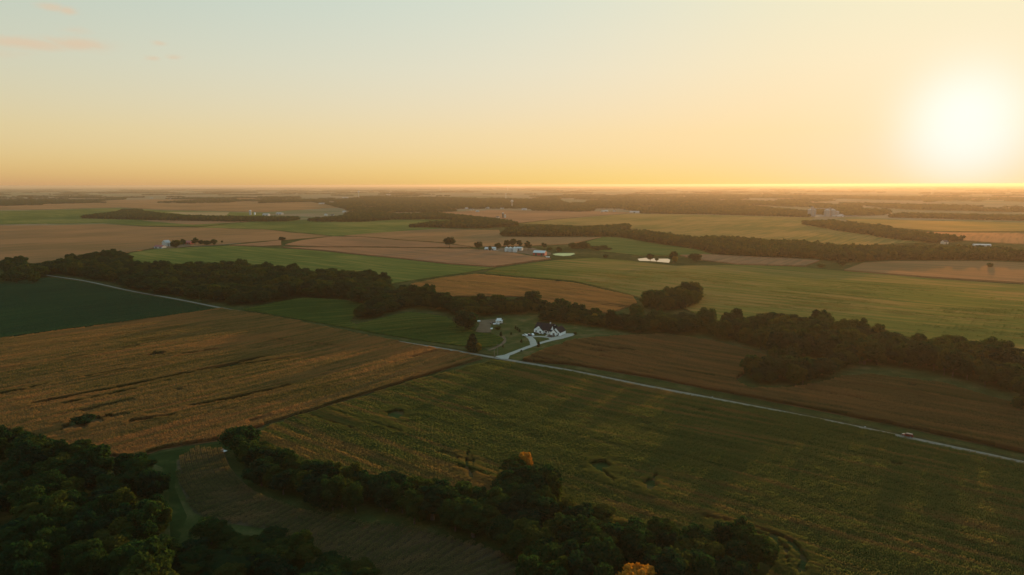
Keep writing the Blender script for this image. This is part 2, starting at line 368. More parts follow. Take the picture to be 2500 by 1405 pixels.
# ------------------------------------------------------------------ sheets that follow the terrain
def sheet(name, poly, mat, dz, grid=18.0, skirt=0.0, jag=0.0):
    bm = bmesh.new()
    pts = poly
    if jag:
        q = []
        for i in range(len(pts)):
            a = Vector(pts[i]); b = Vector(pts[(i + 1) % len(pts)]); n = max(1, int((b - a).length / (jag * 8)))
            for k in range(n): q.append(a.lerp(b, k / n) + (Vector((random.uniform(-jag, jag), random.uniform(-jag, jag))) if k else Vector((0, 0))))
        pts = [(p.x, p.y) for p in q]
    fc = bm.faces.new([bm.verts.new((p[0], p[1], 0)) for p in pts])
    bm.normal_update()
    if fc.normal.z < 0: fc.normal_flip()
    xs = [p[0] for p in pts]; ys = [p[1] for p in pts]
    for ax, lo, hi in ((0, min(xs), max(xs)), (1, min(ys), max(ys))):
        n = int((hi - lo) / grid)
        for k in range(1, n + 1):
            co = [0, 0, 0]; co[ax] = lo + k * (hi - lo) / (n + 1); no = [0, 0, 0]; no[ax] = 1
            bmesh.ops.bisect_plane(bm, geom=bm.verts[:] + bm.edges[:] + bm.faces[:], plane_co=co, plane_no=no, dist=1e-4)
    for v_ in bm.verts: v_.co.z = float(hgt(v_.co.x, v_.co.y)) + dz
    bmesh.ops.triangulate(bm, faces=bm.faces[:])
    if skirt:
        be = [e for e in bm.edges if e.is_boundary]
        g_ = bmesh.ops.extrude_edge_only(bm, edges=be)
        for v_ in g_['geom']:
            if isinstance(v_, bmesh.types.BMVert): v_.co.z -= skirt
    me = bpy.data.meshes.new(name); bm.to_mesh(me); bm.free(); me.materials.append(mat)
    return tag(link(bpy.data.objects.new(name, me)), kind='structure')
def ribbon(name, pts, width, mat, dz, step=6.0, kind='structure'):
    """a strip along ground points"""
    q = []
    for a, b in zip(pts, pts[1:]):
        a = Vector(a); b = Vector(b); n = max(1, int((b - a).length / step))
        for k in range(n): q.append(a.lerp(b, k / n))
    q.append(Vector(pts[-1]))
    for _ in range(6):
        q = [q[0]] + [(q[i - 1] + q[i] * 2 + q[i + 1]) / 4 for i in range(1, len(q) - 1)] + [q[-1]]
    v_ = []; f_ = []; cols = 5
    for i, p_ in enumerate(q):
        d_ = (q[min(i + 1, len(q) - 1)] - q[max(i - 1, 0)]).normalized(); n_ = Vector((-d_.y, d_.x))
        wd = width * (1 + 0.05 * math.sin(i * 1.7) + 0.04 * math.sin(i * 0.6))
        for k in range(cols):
            s_ = (k / (cols - 1) - 0.5); c_ = p_ + n_ * (wd * s_)
            v_.append((c_.x, c_.y, float(hgt(c_.x, c_.y)) + dz * (1 - (2 * s_) ** 2 * 0.4)))
    for i in range(len(q) - 1):
        for k in range(cols - 1):
            a = i * cols + k; f_.append((a, a + 1, a + cols + 1, a + cols))
    return tag(mesh_obj(name, v_, f_, mat), kind=kind)
# ------------------------------------------------------------------ scattering (ground cover, crops and far woods only)
def scatter(name, pts, rots, scls, ids, protos, mats, label=None):
    """one object: loose points plus prototype shapes kept in the same mesh, spread by geometry nodes"""
    V = [np.asarray(pts, float)]; n0 = len(pts); Fs = []; pid = [np.zeros(n0, int)]; tip = [np.zeros(n0)]; mi = []
    off = n0
    for k, (pv, pf, pt, pm) in enumerate(protos):
        pv = np.asarray(pv, float); V.append(pv); pid.append(np.full(len(pv), k + 1)); tip.append(np.asarray(pt, float) if pt is not None else np.zeros(len(pv)))
        Fs += [tuple(i + off for i in q) for q in pf]; mi += [pm] * len(pf); off += len(pv)
    V = np.concatenate(V); me = bpy.data.meshes.new(name); me.from_pydata(V.tolist(), [], Fs)
    for mm in mats: me.materials.append(mm)
    me.polygons.foreach_set('material_index', mi)
    def attr(nm, typ, data, key):
        a = me.attributes.new(nm, typ, 'POINT'); a.data.foreach_set(key, np.asarray(data).ravel())
    nv = len(V)
    attr('pid', 'INT', np.concatenate(pid).astype(np.int32), 'value')
    attr('tip', 'FLOAT', np.concatenate(tip).astype(np.float32), 'value')
    pad = lambda a, w: np.concatenate([np.asarray(a, np.float32).reshape(n0, w), np.zeros((nv - n0, w), np.float32)])
    attr('rot', 'FLOAT_VECTOR', pad(rots, 3), 'vector'); attr('scl', 'FLOAT_VECTOR', pad(scls, 3), 'vector')
    attr('idx', 'INT', np.concatenate([np.asarray(ids, np.int32), np.zeros(nv - n0, np.int32)]), 'value')
    me.update(); o = link(bpy.data.objects.new(name, me))
    ng = bpy.data.node_groups.new(name, 'GeometryNodeTree')
    ng.interface.new_socket('Geometry', in_out='INPUT', socket_type='NodeSocketGeometry'); ng.interface.new_socket('Geometry', in_out='OUTPUT', socket_type='NodeSocketGeometry')
    n = ng.nodes; gi = n.new('NodeGroupInput'); go = n.new('NodeGroupOutput')
    def na(nm, typ):
        q = n.new('GeometryNodeInputNamedAttribute'); q.data_type = typ; q.inputs['Name'].default_value = nm; return q.outputs['Attribute']
    pa = na('pid', 'INT')
    def sel(k):
        c_ = n.new('FunctionNodeCompare'); c_.data_type = 'INT'; c_.operation = 'EQUAL'; ng.links.new(pa, c_.inputs[2]); c_.inputs[3].default_value = k
        s_ = n.new('GeometryNodeSeparateGeometry'); s_.domain = 'POINT'; ng.links.new(gi.outputs[0], s_.inputs['Geometry']); ng.links.new(c_.outputs[0], s_.inputs['Selection'])
        return s_.outputs['Selection']
    jn = n.new('GeometryNodeJoinGeometry')
    for k in range(len(protos)):
        ti = n.new('GeometryNodeGeometryToInstance'); ng.links.new(sel(k + 1), ti.inputs[0]); ng.links.new(ti.outputs[0], jn.inputs[0])
    ip = n.new('GeometryNodeInstanceOnPoints'); ng.links.new(sel(0), ip.inputs['Points']); ng.links.new(jn.outputs[0], ip.inputs['Instance'])
    ip.inputs['Pick Instance'].default_value = True
    ng.links.new(na('idx', 'INT'), ip.inputs['Instance Index'])
    er = n.new('FunctionNodeEulerToRotation'); ng.links.new(na('rot', 'FLOAT_VECTOR'), er.inputs[0]); ng.links.new(er.outputs[0], ip.inputs['Rotation'])
    ng.links.new(na('scl', 'FLOAT_VECTOR'), ip.inputs['Scale']); ng.links.new(ip.outputs[0], go.inputs[0])
    md = o.modifiers.new('scatter', 'NODES'); md.node_group = ng
    return tag(o, label, kind='stuff')
PS = 4.56
def corn_proto(seed, h=2.2, dens=1.0, wid=0.15, rows=6, ln_=PS):
    g_ = np.random.default_rng(seed); v_ = []; f_ = []; tp = []
    for r_ in range(rows):
        y = (r_ - (rows - 1) / 2) * 0.76; nk = int(12 * dens * ln_ / PS)
        for k in range(nk):
            if g_.random() < 0.06: continue
            x = (k + 0.5) * ln_ / nk - ln_ / 2 + g_.normal(0, 0.06); yy = y + g_.normal(0, 0.05); hh = h * g_.uniform(0.85, 1.08)
            for l in range(5):
                a = g_.uniform(0, 2 * math.pi); z0 = hh * (0.3 + 0.13 * l); ln = g_.uniform(0.45, 0.75); w = wid * g_.uniform(0.7, 1.2)
                c, s = math.cos(a), math.sin(a); i = len(v_); ro_ = g_.uniform(-1.2, 1.2); cr, sr = math.cos(ro_), math.sin(ro_)
                for (rr, dz_, ww, tt) in ((0.0, 0, 0.4, 0), (ln * 0.55, 0.32, 1.0, .15), (ln, 0.12 - g_.uniform(0, .25), 0.25, .35)):
                    for sg in (-1, 1): v_.append((x + c * rr - s * sg * w * ww * cr, yy + s * rr + c * sg * w * ww * cr, z0 + dz_ + sg * w * ww * sr)); tp.append(tt * (0.5 + 0.5 * (l > 2)) * .45)
                f_ += [(i, i + 2, i + 3, i + 1), (i + 2, i + 4, i + 5, i + 3)]
            a = g_.uniform(0, math.pi); c, s = math.cos(a) * .09, math.sin(a) * .09; i = len(v_)
            v_ += [(x - c, yy - s, hh * .85), (x + c, yy + s, hh * .85), (x + c * 1.6, yy + s * 1.6, hh * 1.12), (x - c * 1.6, yy - s * 1.6, hh * 1.12)]; tp += [.15, .15, .5, .5]; f_.append((i, i + 1, i + 2, i + 3))
    return v_, f_, tp, 0
def bean_proto(seed, h=0.85, n=420):
    g_ = np.random.default_rng(seed); v_ = []; f_ = []; tp = []
    for k in range(n):
        r_ = g_.integers(0, 6); y = (r_ - 2.5) * 0.76 + g_.normal(0, 0.2); x = g_.uniform(-PS / 2, PS / 2); z = h * (0.35 + 0.65 * g_.random() ** 0.6)
        nrm = Vector((g_.normal(0, .6), g_.normal(0, .6), 1)).normalized(); u = nrm.orthogonal().normalized(); w = nrm.cross(u); s_ = g_.uniform(.12, .24); i = len(v_)
        for a, b in ((-1, -1), (1, -1), (1, 1), (-1, 1)): v_.append(tuple(Vector((x, y, z)) + u * (a * s_) + w * (b * s_))); tp.append(z / h * .3)
        f_.append((i, i + 1, i + 2, i + 3))
    return v_, f_, tp, 0
CORN = [corn_proto(s) for s in (1, 2, 3, 4)]
BEAN = [bean_proto(s) for s in (5, 6, 7)]
def vnoise(x, y, seed):
    """cheap smooth noise 0..1"""
    g_ = np.random.default_rng(seed); T = g_.random((64, 64)); xi = np.floor(x).astype(int); yi = np.floor(y).astype(int); fx = x - xi; fy = y - yi
    fx = fx * fx * (3 - 2 * fx); fy = fy * fy * (3 - 2 * fy); t_ = lambda a, b: T[a % 64, b % 64]
    return (t_(xi, yi) * (1 - fx) + t_(xi + 1, yi) * fx) * (1 - fy) + (t_(xi, yi + 1) * (1 - fx) + t_(xi + 1, yi + 1) * fx) * fy
def crop(name, poly, mat, ang, protos, seed, maxd=1150.0, gaps=0.03, hole=None, hs=1.0, label=None, tracks=None):
    xs = np.array([p[0] for p in poly]); ys = np.array([p[1] for p in poly]); c, s = math.cos(ang), math.sin(ang)
    u = xs * c + ys * s; w = -xs * s + ys * c
    U, Wd = np.meshgrid(np.arange(u.min() + PS / 2, u.max(), PS), np.arange(w.min() + PS / 2, w.max(), PS)); U = U.ravel(); Wd = Wd.ravel()
    def xy(u_, w_): return u_ * c - w_ * s, u_ * s + w_ * c
    def corners(u_, w_, hf): return [inpoly(*xy(u_ + a_ * hf, w_ + b_ * hf), poly) for a_, b_ in ((-1, -1), (1, -1), (1, 1), (-1, 1))]
    x, y = xy(U, Wd); vis = in_frame(x, y, 0.0, 260, 110) & (np.hypot(x, y) < maxd); U = U[vis]; Wd = Wd[vis]
    sz = np.ones(len(U)); out_u, out_w, out_s = [], [], []; hf = PS / 2; size = 1.0
    for lv in range(3):
        cs = np.array(corners(U, Wd, hf)); full = cs.all(0); part_ = cs.any(0) & ~full
        out_u.append(U[full]); out_w.append(Wd[full]); out_s.append(np.full(full.sum(), size))
        U, Wd = U[part_], Wd[part_]; q4 = hf / 2
        U = np.concatenate([U + a_ * q4 for a_ in (-1, 1, 1, -1)]); Wd = np.concatenate([Wd + b_ * q4 for b_ in (-1, -1, 1, 1)]); hf /= 2; size /= 2
    U = np.concatenate(out_u); Wd = np.concatenate(out_w); sz = np.concatenate(out_s); x, y = xy(U, Wd)
    def cut(x_, y_):      # distance to the nearest wheel track or bare spot, negative inside
        d_ = np.full(len(x_), 99.0)
        for tx in (tracks or []):
            for (ax, ay), (bx, by) in zip(tx[1:], tx[2:]):
                l2 = (bx - ax) ** 2 + (by - ay) ** 2; t_ = np.clip(((x_ - ax) * (bx - ax) + (y_ - ay) * (by - ay)) / l2, 0, 1)
                d_ = np.minimum(d_, np.hypot(x_ - ax - t_ * (bx - ax), y_ - ay - t_ * (by - ay)) - tx[0] * (0.5 + 2.4 * vnoise(x_ / 5, y_ / 5, seed)))
        for hx, hy, hr in (hole or []): d_ = np.minimum(d_, np.hypot(x_ - hx, (y_ - hy) * 0.7) - hr * (0.5 + 0.9 * vnoise(x_ / 3.5, y_ / 3.5, seed)))
        return d_
    nr = cut(x, y) < 4.0
    uu = [U[~nr]]; ww = [Wd[~nr]]; ss = [sz[~nr]]
    for a_ in (-1.5, -.5, .5, 1.5):
        for b_ in (-1.5, -.5, .5, 1.5): uu.append(U[nr] + a_ * sz[nr] * PS / 4); ww.append(Wd[nr] + b_ * sz[nr] * PS / 4); ss.append(sz[nr] / 4)
    U = np.concatenate(uu); Wd = np.concatenate(ww); sz = np.concatenate(ss); x, y = xy(U, Wd); k = cut(x, y) > 0
    x = x[k]; y = y[k]; U = U[k]; Wd = Wd[k]; sz = sz[k]; n = len(x); g_ = np.random.default_rng(seed)
    nz = vnoise(U / 48 + seed, Wd / 5.5, seed) * 0.6 + vnoise(U / 16, Wd / 4.6, seed + 1) * 0.4
    low = nz < (np.quantile(nz, gaps) if gaps else -1)
    z = hgt(x, y); rots = np.zeros((n, 3)); rots[:, 2] = ang + math.pi * g_.integers(0, 2, n)
    hn = 0.74 + 0.26 * vnoise(U / 60, Wd / 9, seed + 5) + 0.13 * vnoise(U / 12, Wd / 5, seed + 6)
    scl = np.ones((n, 3)) * np.array([1.02, 1.0, 1.0]) * sz[:, None]; scl[:, 2] = hs * hn * g_.uniform(0.92, 1.08, n) * np.where(low, g_.uniform(0.35, 0.75, n), 1)
    return scatter(name, np.stack([x, y, z], 1), rots, scl, g_.integers(0, len(protos), n), protos, [mat], label)
# ------------------------------------------------------------------ near fields
BRN = [(0.042, 0.062, 0.018), (0.152, 0.102, 0.040), (0.300, 0.130, 0.052)]
OLV = [(0.027, 0.062, 0.016), (0.054, 0.082, 0.022), (0.175, 0.096, 0.038)]
near_fields = [
 # name, outline in picture, colours, row angle, crop kind, height scale, gaps
 ('brown_corn', [(-300, 872), (0, 830), (300, 790), (540, 755), (640, 770), (900, 824), (1180, 876), (1000, 930), (655, 1036), (560, 1072), (390, 1098), (330, 1120), (200, 1110), (60, 1060), (-300, 1010)], BRN, A_SIDE, CORN, 0.95, 0.012, 'browning corn crop in the wide field left of the gravel road'),
 ('olive_corn', [(1205, 884), (1400, 914), (1700, 975), (2000, 1033), (2213, 1080), (2560, 1152), (2900, 1230), (2900, 1700), (1600, 1650), (1850, 1430), (1880, 1390), (1850, 1345), (1720, 1322), (1560, 1295), (1440, 1285), (1360, 1225), (1310, 1160), (1225, 1160), (1200, 1190), (1215, 1250), (1130, 1225), (1000, 1190), (850, 1205), (760, 1175), (650, 1140), (600, 1085), (660, 1042), (1000, 937)], OLV, A_ROAD, CORN, 0.9, 0.012, 'green and brown corn crop in the largest near field below the gravel road'),
 ('ripe_corn', [(1270, 884), (1330, 858), (1400, 834), (1500, 826), (1620, 822), (1740, 838), (1850, 868), (1900, 888), (1830, 905), (1790, 935), (1830, 956), (1920, 956), (2000, 942), (2060, 926), (2120, 922), (2300, 944), (2440, 985), (2700, 1060), (2700, 1157), (2500, 1113), (2220, 1051), (1900, 987), (1600, 927), (1400, 894)], [(0.042, 0.048, 0.016), (0.105, 0.068, 0.030), (0.22, 0.100, 0.042)], A_ROAD, CORN, 1.05, 0.03, 'ripe brown corn crop between the driveway and the dark tree belt'),
 ('left_beans', [(-300, 690), (0, 688), (60, 680), (120, 677), (210, 690), (320, 714), (430, 734), (530, 753), (300, 785), (0, 824), (-300, 866)], [(0.014, 0.056, 0.028), (0.018, 0.066, 0.032), (0.026, 0.072, 0.032)], A_SIDE, BEAN, 1.0, 0.0, 'dark green bean crop left of the wood by the road'),
 ('knoll_beans', [(590, 756), (640, 746), (740, 728), (850, 735), (890, 742), (855, 785), (870, 793), (1000, 764), (1090, 776), (1130, 800), (1160, 812), (1210, 820), (1232, 830), (1215, 846), (1165, 852), (1060, 838), (900, 812), (760, 786)], [(0.052, 0.092, 0.022), (0.078, 0.118, 0.027), (0.150, 0.145, 0.036)], R(20), BEAN, 1.1, 0.0, 'bright green bean crop on the small knolls beside the gravel road'),
 ('slope_corn', [(1000, 696), (1080, 680), (1165, 671), (1400, 694), (1545, 727), (1555, 742), (1490, 768), (1340, 748), (1270, 726), (1100, 726)], [(0.110, 0.085, 0.035), (0.19, 0.11, 0.05), (0.27, 0.135, 0.06)], A_ROAD, CORN, 0.7, 0.02, 'orange brown crop on the slope behind the creek trees'),
]
TRACKS = {'brown_corn': [(.9, [(82, 991), (300, 948), (638, 878)]), (.7, [(150, 992), (330, 955)]), (.9, [(0, 965), (55, 955)]), (.7, [(77, 950), (110, 942)]), (.8, [(213, 923), (305, 906)]), (.6, [(333, 899), (395, 888)]), (.7, [(446, 868), (525, 856)]), (.6, [(320, 837), (410, 824)]), (.5, [(51, 850), (230, 830), (420, 800)]), (.5, [(0, 905), (160, 880), (300, 858)]), (1.0, [(471, 996), (560, 980), (700, 948)]), (.9, [(328, 1032), (428, 1017)]), (.6, [(560, 900), (760, 868)]), (.5, [(640, 830), (840, 850)])],
 'olive_corn': [(.8, [(1720, 1270), (1840, 1295), (1925, 1330), (1958, 1370), (1950, 1405)]), (.6, [(1760, 1295), (1880, 1320), (1915, 1350), (1922, 1385)]), (.7, [(1143, 1108), (1137, 1140), (1150, 1175)]), (.5, [(1152, 1118), (1154, 1148)]), (.6, [(1440, 1140), (1500, 1182)]), (.5, [(1450, 1145), (1480, 1165)]), (.7, [(1600, 1165), (1580, 1205)]), (.5, [(760, 1020), (860, 1052)]), (.6, [(800, 1005), (980, 1060)])],
 'ripe_corn': [(.9, [(2075, 945), (2160, 956), (2258, 972)]), (.5, [(1727, 866), (1880, 888)]), (.6, [(1655, 910), (1742, 926)]), (.5, [(1350, 868), (1400, 860)])]}
for nm, px, cols, ang, pro, hs, gp, lab in near_fields:
    poly = PL(px); fm = field_mat(nm + '_soil', [tuple(c_ * 0.7 for c_ in q) for q in cols], ang, seed=len(nm) * 3.1, fine=0.8)
    sheet('field', poly, fm, 0.06, 15.0)
    lm = field_mat(nm + '_leaf', cols, ang, streak=(75, 4.5), seed=len(nm) * 3.1, fine=1.0, leafy=0.45, tip=tuple((a_ + b_) * 0.55 for a_, b_ in zip(cols[1], cols[2])) if pro is CORN else None)
    holes = None
    if nm == 'brown_corn':
        q = P(205, 1035); holes = [(q.x, q.y, 9), (*P(380, 868)[:2], 5)]
    if nm == 'olive_corn':
        holes = [(*P(965, 1017)[:2], 5.5), (*P(1465, 1145)[:2], 4), (*P(1585, 1190)[:2], 3)]
    crop(nm + '_crop', poly, lm, ang, pro, 20 + len(nm), gaps=gp, hole=holes, hs=hs, label=lab, tracks=[[w_ * (1.45 if nm == 'brown_corn' else 0.9)] + PL(q_) for w_, q_ in TRACKS.get(nm, [])])
# curved strip between the two woods: rows follow the bend
mid = [P(*q).xy for q in [(492, 1085), (505, 1150), (560, 1220), (690, 1268), (860, 1315), (1010, 1355), (1130, 1400), (1190, 1460)]]
lefte = [(430, 1125), (435, 1180), (470, 1250), (520, 1272), (640, 1290), (740, 1330), (850, 1385), (960, 1450), (1000, 1520)]
righte = [(1290, 1520), (1268, 1400), (1225, 1350), (1100, 1318), (1000, 1290), (860, 1275), (700, 1236), (610, 1195), (560, 1140), (545, 1098), (480, 1095)]
poly = PL(lefte + righte)
sheet('field', poly, field_mat('strip_soil', [(0.05, 0.045, 0.02), (0.085, 0.06, 0.03), (0.12, 0.075, 0.04)], 0.3, seed=7, fine=0.8), 0.06, 12.0)
q = []
for a, b in zip(mid, mid[1:]):
    n = max(1, int((b - a).length / 1.5)); q += [a.lerp(b, k / n) for k in range(n)]
for _ in range(60): q = [q[0]] + [(q[i - 1] + q[i] * 2 + q[i + 1]) / 4 for i in range(1, len(q) - 1)] + [q[-1]]
pts = []; ro = []
s_acc = 0; last = q[0]
for off in np.arange(-26, 27) * PS / 2:
    acc = 1e9; lastp = None
    for i in range(1, len(q) - 1):
        d_ = (q[i + 1] - q[i - 1]).normalized(); p_ = q[i] + Vector((-d_.y, d_.x)) * off
        if lastp is None or (p_ - lastp).length > PS * 0.485:
            lastp = p_; pts.append((p_.x, p_.y)); ro.append(math.atan2(d_.y, d_.x))
pts = np.array(pts); ro = np.array(ro); k = inpoly(pts[:, 0], pts[:, 1], poly); pts = pts[k]; ro = ro[k]; n = len(pts)
def strip_proto(seed):
    v_, f_, tp, z = corn_proto(seed, 1.6, 0.9, 0.12, 3, PS / 2); v_ = [(a, b * 0.9, c_) for a, b, c_ in v_]; return v_, f_, tp, z
g_ = np.random.default_rng(3)
scatter('strip_crop', np.column_stack([pts, hgt(pts[:, 0], pts[:, 1])]), np.column_stack([np.zeros(n), np.zeros(n), ro]), np.column_stack([np.ones(n), np.ones(n), g_.uniform(0.8, 1.1, n)]), g_.integers(0, 3, n), [strip_proto(s) for s in (11, 12, 13)],
        [field_mat('strip_leaf', [(0.050, 0.062, 0.020), (0.085, 0.075, 0.030), (0.17, 0.10, 0.05)], 0.4, streak=(20, 8), seed=9, patch=40, leafy=0.45, tip=(0.24, 0.15, 0.08))], 'curving rows of crop in the strip between the two dark woods')
# ------------------------------------------------------------------ farther fields (sheets at crop height with an edge)
far_fields = [
 ([(-200, 550), (130, 549), (250, 546), (350, 553), (470, 555), (640, 560), (720, 569), (806, 577), (690, 586), (530, 597), (375, 605), (310, 616), (100, 640), (0, 648), (-300, 655)], 'b', 0.9),
 ([(-200, 514), (100, 512), (290, 507), (420, 514), (640, 520), (660, 536), (480, 552), (350, 550), (250, 543), (0, 546), (-200, 548)], 'g', 0.8),
 ([(-300, 500), (0, 499), (300, 487), (640, 482), (800, 498), (830, 506), (640, 517), (420, 512), (290, 505), (100, 510), (-300, 512)], 'b', 1.0),
 ([(345, 538), (440, 534), (520, 536), (612, 541), (470, 548)], 'r', 1.0),
 ([(405, 517), (560, 518), (552, 526), (470, 525)], 't', 0.8),
 ([(312, 618), (385, 607), (480, 603), (560, 600), (620, 603), (722, 609), (850, 621), (979, 634), (1205, 655), (1130, 668), (950, 694), (780, 694), (560, 660), (400, 672), (320, 668)], 'g', 0.8),
 ([(560, 599), (640, 592), (686, 587), (686, 599), (640, 601)], 'r', 1.2),
 ([(696, 598), (740, 587), (812, 578), (880, 580), (1085, 597), (1148, 605), (1000, 605), (780, 603)], 'r', 1.6),
 ([(690, 604), (780, 606), (1000, 608), (1150, 610), (1250, 620), (1345, 634), (1206, 653), (980, 632), (850, 619), (722, 607)], 'r', 1.8),
 ([(840, 576), (1000, 564), (1080, 559), (1218, 563), (1226, 580), (1330, 581), (1468, 581), (1395, 597), (1280, 602), (1155, 604), (1090, 594), (880, 578)], 'b', 1.2),
 ([(480, 555), (640, 538), (900, 536), (1000, 536), (1110, 537), (1000, 554), (1080, 558), (900, 573), (814, 577), (640, 559)], 'g', 0.8),
 ([(1000, 523), (1200, 514), (1480, 518), (1545, 521), (1345, 537), (1270, 545), (1150, 532), (1060, 522)], 'r', 1.2),
 ([(1270, 547), (1350, 538), (1545, 523), (1740, 527), (1990, 534), (1960, 546), (2030, 556), (2100, 566), (2240, 581), (2330, 592), (2120, 602), (1960, 596), (1860, 591), (1760, 586), (1700, 582), (1560, 570), (1540, 560), (1530, 550), (1420, 552)], 'y', 0.8),
 ([(1470, 581), (1505, 580), (1560, 590), (1700, 612), (1740, 624), (1690, 626), (1560, 626), (1450, 612), (1400, 602)], 'g', 0.7),
 ([(1212, 657), (1350, 638), (1450, 632), (1540, 640), (1650, 652), (1800, 650), (1950, 656), (2040, 664), (2270, 684), (2700, 712), (2900, 760), (2900, 960), (2490, 868), (2360, 850), (2170, 820), (2010, 790), (1870, 782), (1760, 800), (1720, 780), (1660, 750), (1560, 728), (1540, 722), (1400, 688), (1180, 668)], 'y2', 0.8),
 ([(1660, 626), (1720, 624), (1900, 633), (2000, 640), (1965, 653), (1800, 648), (1700, 636)], 'r', 1.4),
 ([(2060, 664), (2110, 646), (2180, 643), (2380, 643), (2500, 647), (2700, 657), (2700, 706), (2500, 696), (2260, 681)], 'b', 1.8),
 ([(2060, 537), (2290, 543), (2500, 548), (2700, 550), (2700, 570), (2450, 568), (2280, 567), (2100, 552)], 'y', 0.8),
 ([(2250, 570), (2450, 572), (2700, 574), (2700, 606), (2500, 600), (2340, 590)], 'b', 1.0),
]
FC = {'b': [(0.16, 0.102, 0.05), (0.22, 0.122, 0.062), (0.27, 0.145, 0.072)], 'r': [(0.18, 0.105, 0.06), (0.25, 0.128, 0.072), (0.30, 0.15, 0.082)],
      'g': [(0.055, 0.085, 0.022), (0.080, 0.110, 0.028), (0.16, 0.145, 0.045)], 't': [(0.24, 0.18, 0.10), (0.27, 0.20, 0.11), (0.3, 0.22, 0.12)],
      'y': [(0.12, 0.11, 0.035), (0.19, 0.135, 0.045), (0.26, 0.16, 0.06)], 'y2': [(0.070, 0.090, 0.023), (0.105, 0.112, 0.028), (0.21, 0.14, 0.05)]}
for i, (px, kd, hh) in enumerate(far_fields):
    fm = field_mat('field_%s' % ('abcdefghijklmnopqrstuvw'[i]), FC[kd], A_ROAD if i % 3 else A_SIDE, streak=(140, 9), seed=i * 7.7, patch=200, fine=3.0, gloss=0.3)
    sheet('field', PL(px), fm, hh + 0.02 * i, 40.0, skirt=hh + 0.02 * i - 0.02)
# bean canopy over the big green field and the field behind the left wood, where it is near enough to show
crop('green_beans_crop', PL(far_fields[14][0]), field_mat('green_beans_leaf', FC['y2'], A_ROAD, streak=(140, 7), seed=14 * 7.7, patch=200, leafy=0.45), A_ROAD, BEAN, 61, maxd=960, gaps=0.0, hs=1.25, label='yellowing green bean crop in the big field behind the creek trees')
# ------------------------------------------------------------------ roads, paths, yard
road_px = [(-260, 655), (-60, 643), (60, 655), (105, 669), (200, 683), (310, 707), (430, 729), (520, 747), (600, 762), (760, 795), (900, 822), (1060, 848), (1200, 873), (1230, 878), (1400, 907), (1700, 967), (1900, 1006), (2213, 1071), (2500, 1133), (2900, 1222)]
road = PL(road_px)
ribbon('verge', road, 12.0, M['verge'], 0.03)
ribbon('gravel_road', road, 4.0, M['gravel'], 0.14)
ribbon('farm_lane', PL([(700, 583), (640, 588), (560, 595), (500, 600), (466, 601), (452, 596)]), 5.5, M['gravel'], 0.5, 10)
ribbon('farm_lane', PL([(1212, 613), (1222, 608), (1262, 606), (1310, 609)]), 4.0, M['gravel'], 0.3, 10)
# yard around the white house
sheet('lawn', PL([(1225, 870), (1180, 850), (1235, 830), (1195, 812), (1175, 800), (1165, 785), (1300, 772), (1420, 790), (1560, 820), (1620, 820), (1500, 824), (1400, 831), (1330, 855), (1262, 881)]), M['lawn'], 0.05, 15)
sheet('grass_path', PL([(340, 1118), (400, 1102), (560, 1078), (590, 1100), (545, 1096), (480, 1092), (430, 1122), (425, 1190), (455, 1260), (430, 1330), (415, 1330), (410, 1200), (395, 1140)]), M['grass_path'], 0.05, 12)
sheet('dirt_patch', PL([(1172, 782), (1215, 779), (1232, 781), (1200, 790), (1196, 812), (1160, 812), (1168, 795)]), M['dirt'], 0.09, 12, jag=0.6)
ribbon('dirt_track', PL([(1192, 856), (1216, 847), (1236, 838), (1238, 828), (1228, 822)]), 2.6, M['dirt'], 0.1)
# concrete drive
drive = PL([(1222, 874), (1262, 858), (1300, 844), (1340, 832), (1372, 826)])
ribbon('driveway', drive, 4.4, M['concrete'], 0.17, 3)
ribbon('driveway', PL([(1302, 843), (1301, 836), (1298, 828), (1288, 821)]), 5.0, M['concrete'], 0.19, 3)
ribbon('driveway', PL([(1292, 823), (1310, 821.5), (1330, 822), (1345, 826)]), 3.6, M['concrete'], 0.21, 3)
sheet('parking_pad', PL([(1338, 827), (1366, 821), (1374, 815), (1405, 816), (1398, 821), (1380, 826), (1345, 834)]), M['concrete'], 0.23, 8)
sheet('driveway_apron', PL([(1208, 871), (1228, 868), (1246, 864), (1240, 878), (1222, 877)]), M['concrete'], 0.25, 8)
ribbon('front_walk', PL([(1332, 822), (1336, 818), (1340, 814)]), 1.6, M['concrete'], 0.27, 2)
# ponds
sheet('pond', PL([(1348, 621), (1362, 619), (1400, 619), (1404, 621), (1392, 625), (1375, 626), (1355, 624)]), M['algae'], 0.12, 40)
sheet('pond', PL([(1556, 633), (1575, 631), (1605, 633), (1630, 633), (1636, 636), (1633, 643), (1610, 641), (1590, 639), (1560, 638)]), M['water'], 0.1, 400)
# farmyard ground
sheet('farmyard', PL([(365, 602), (400, 596), (470, 592), (465, 601), (420, 606), (375, 605)]), M['dirt'], 0.95, 30)
sheet('farmyard', PL([(1150, 612), (1220, 606), (1300, 606), (1345, 618), (1330, 628), (1280, 620), (1220, 616)]), M['dirt'], 0.25, 30, jag=3)
sheet('farmyard', PL([(1975, 529), (2000, 526), (2090, 526), (2095, 531), (2040, 533), (1980, 532)]), M['gravel'], 1.6, 100)
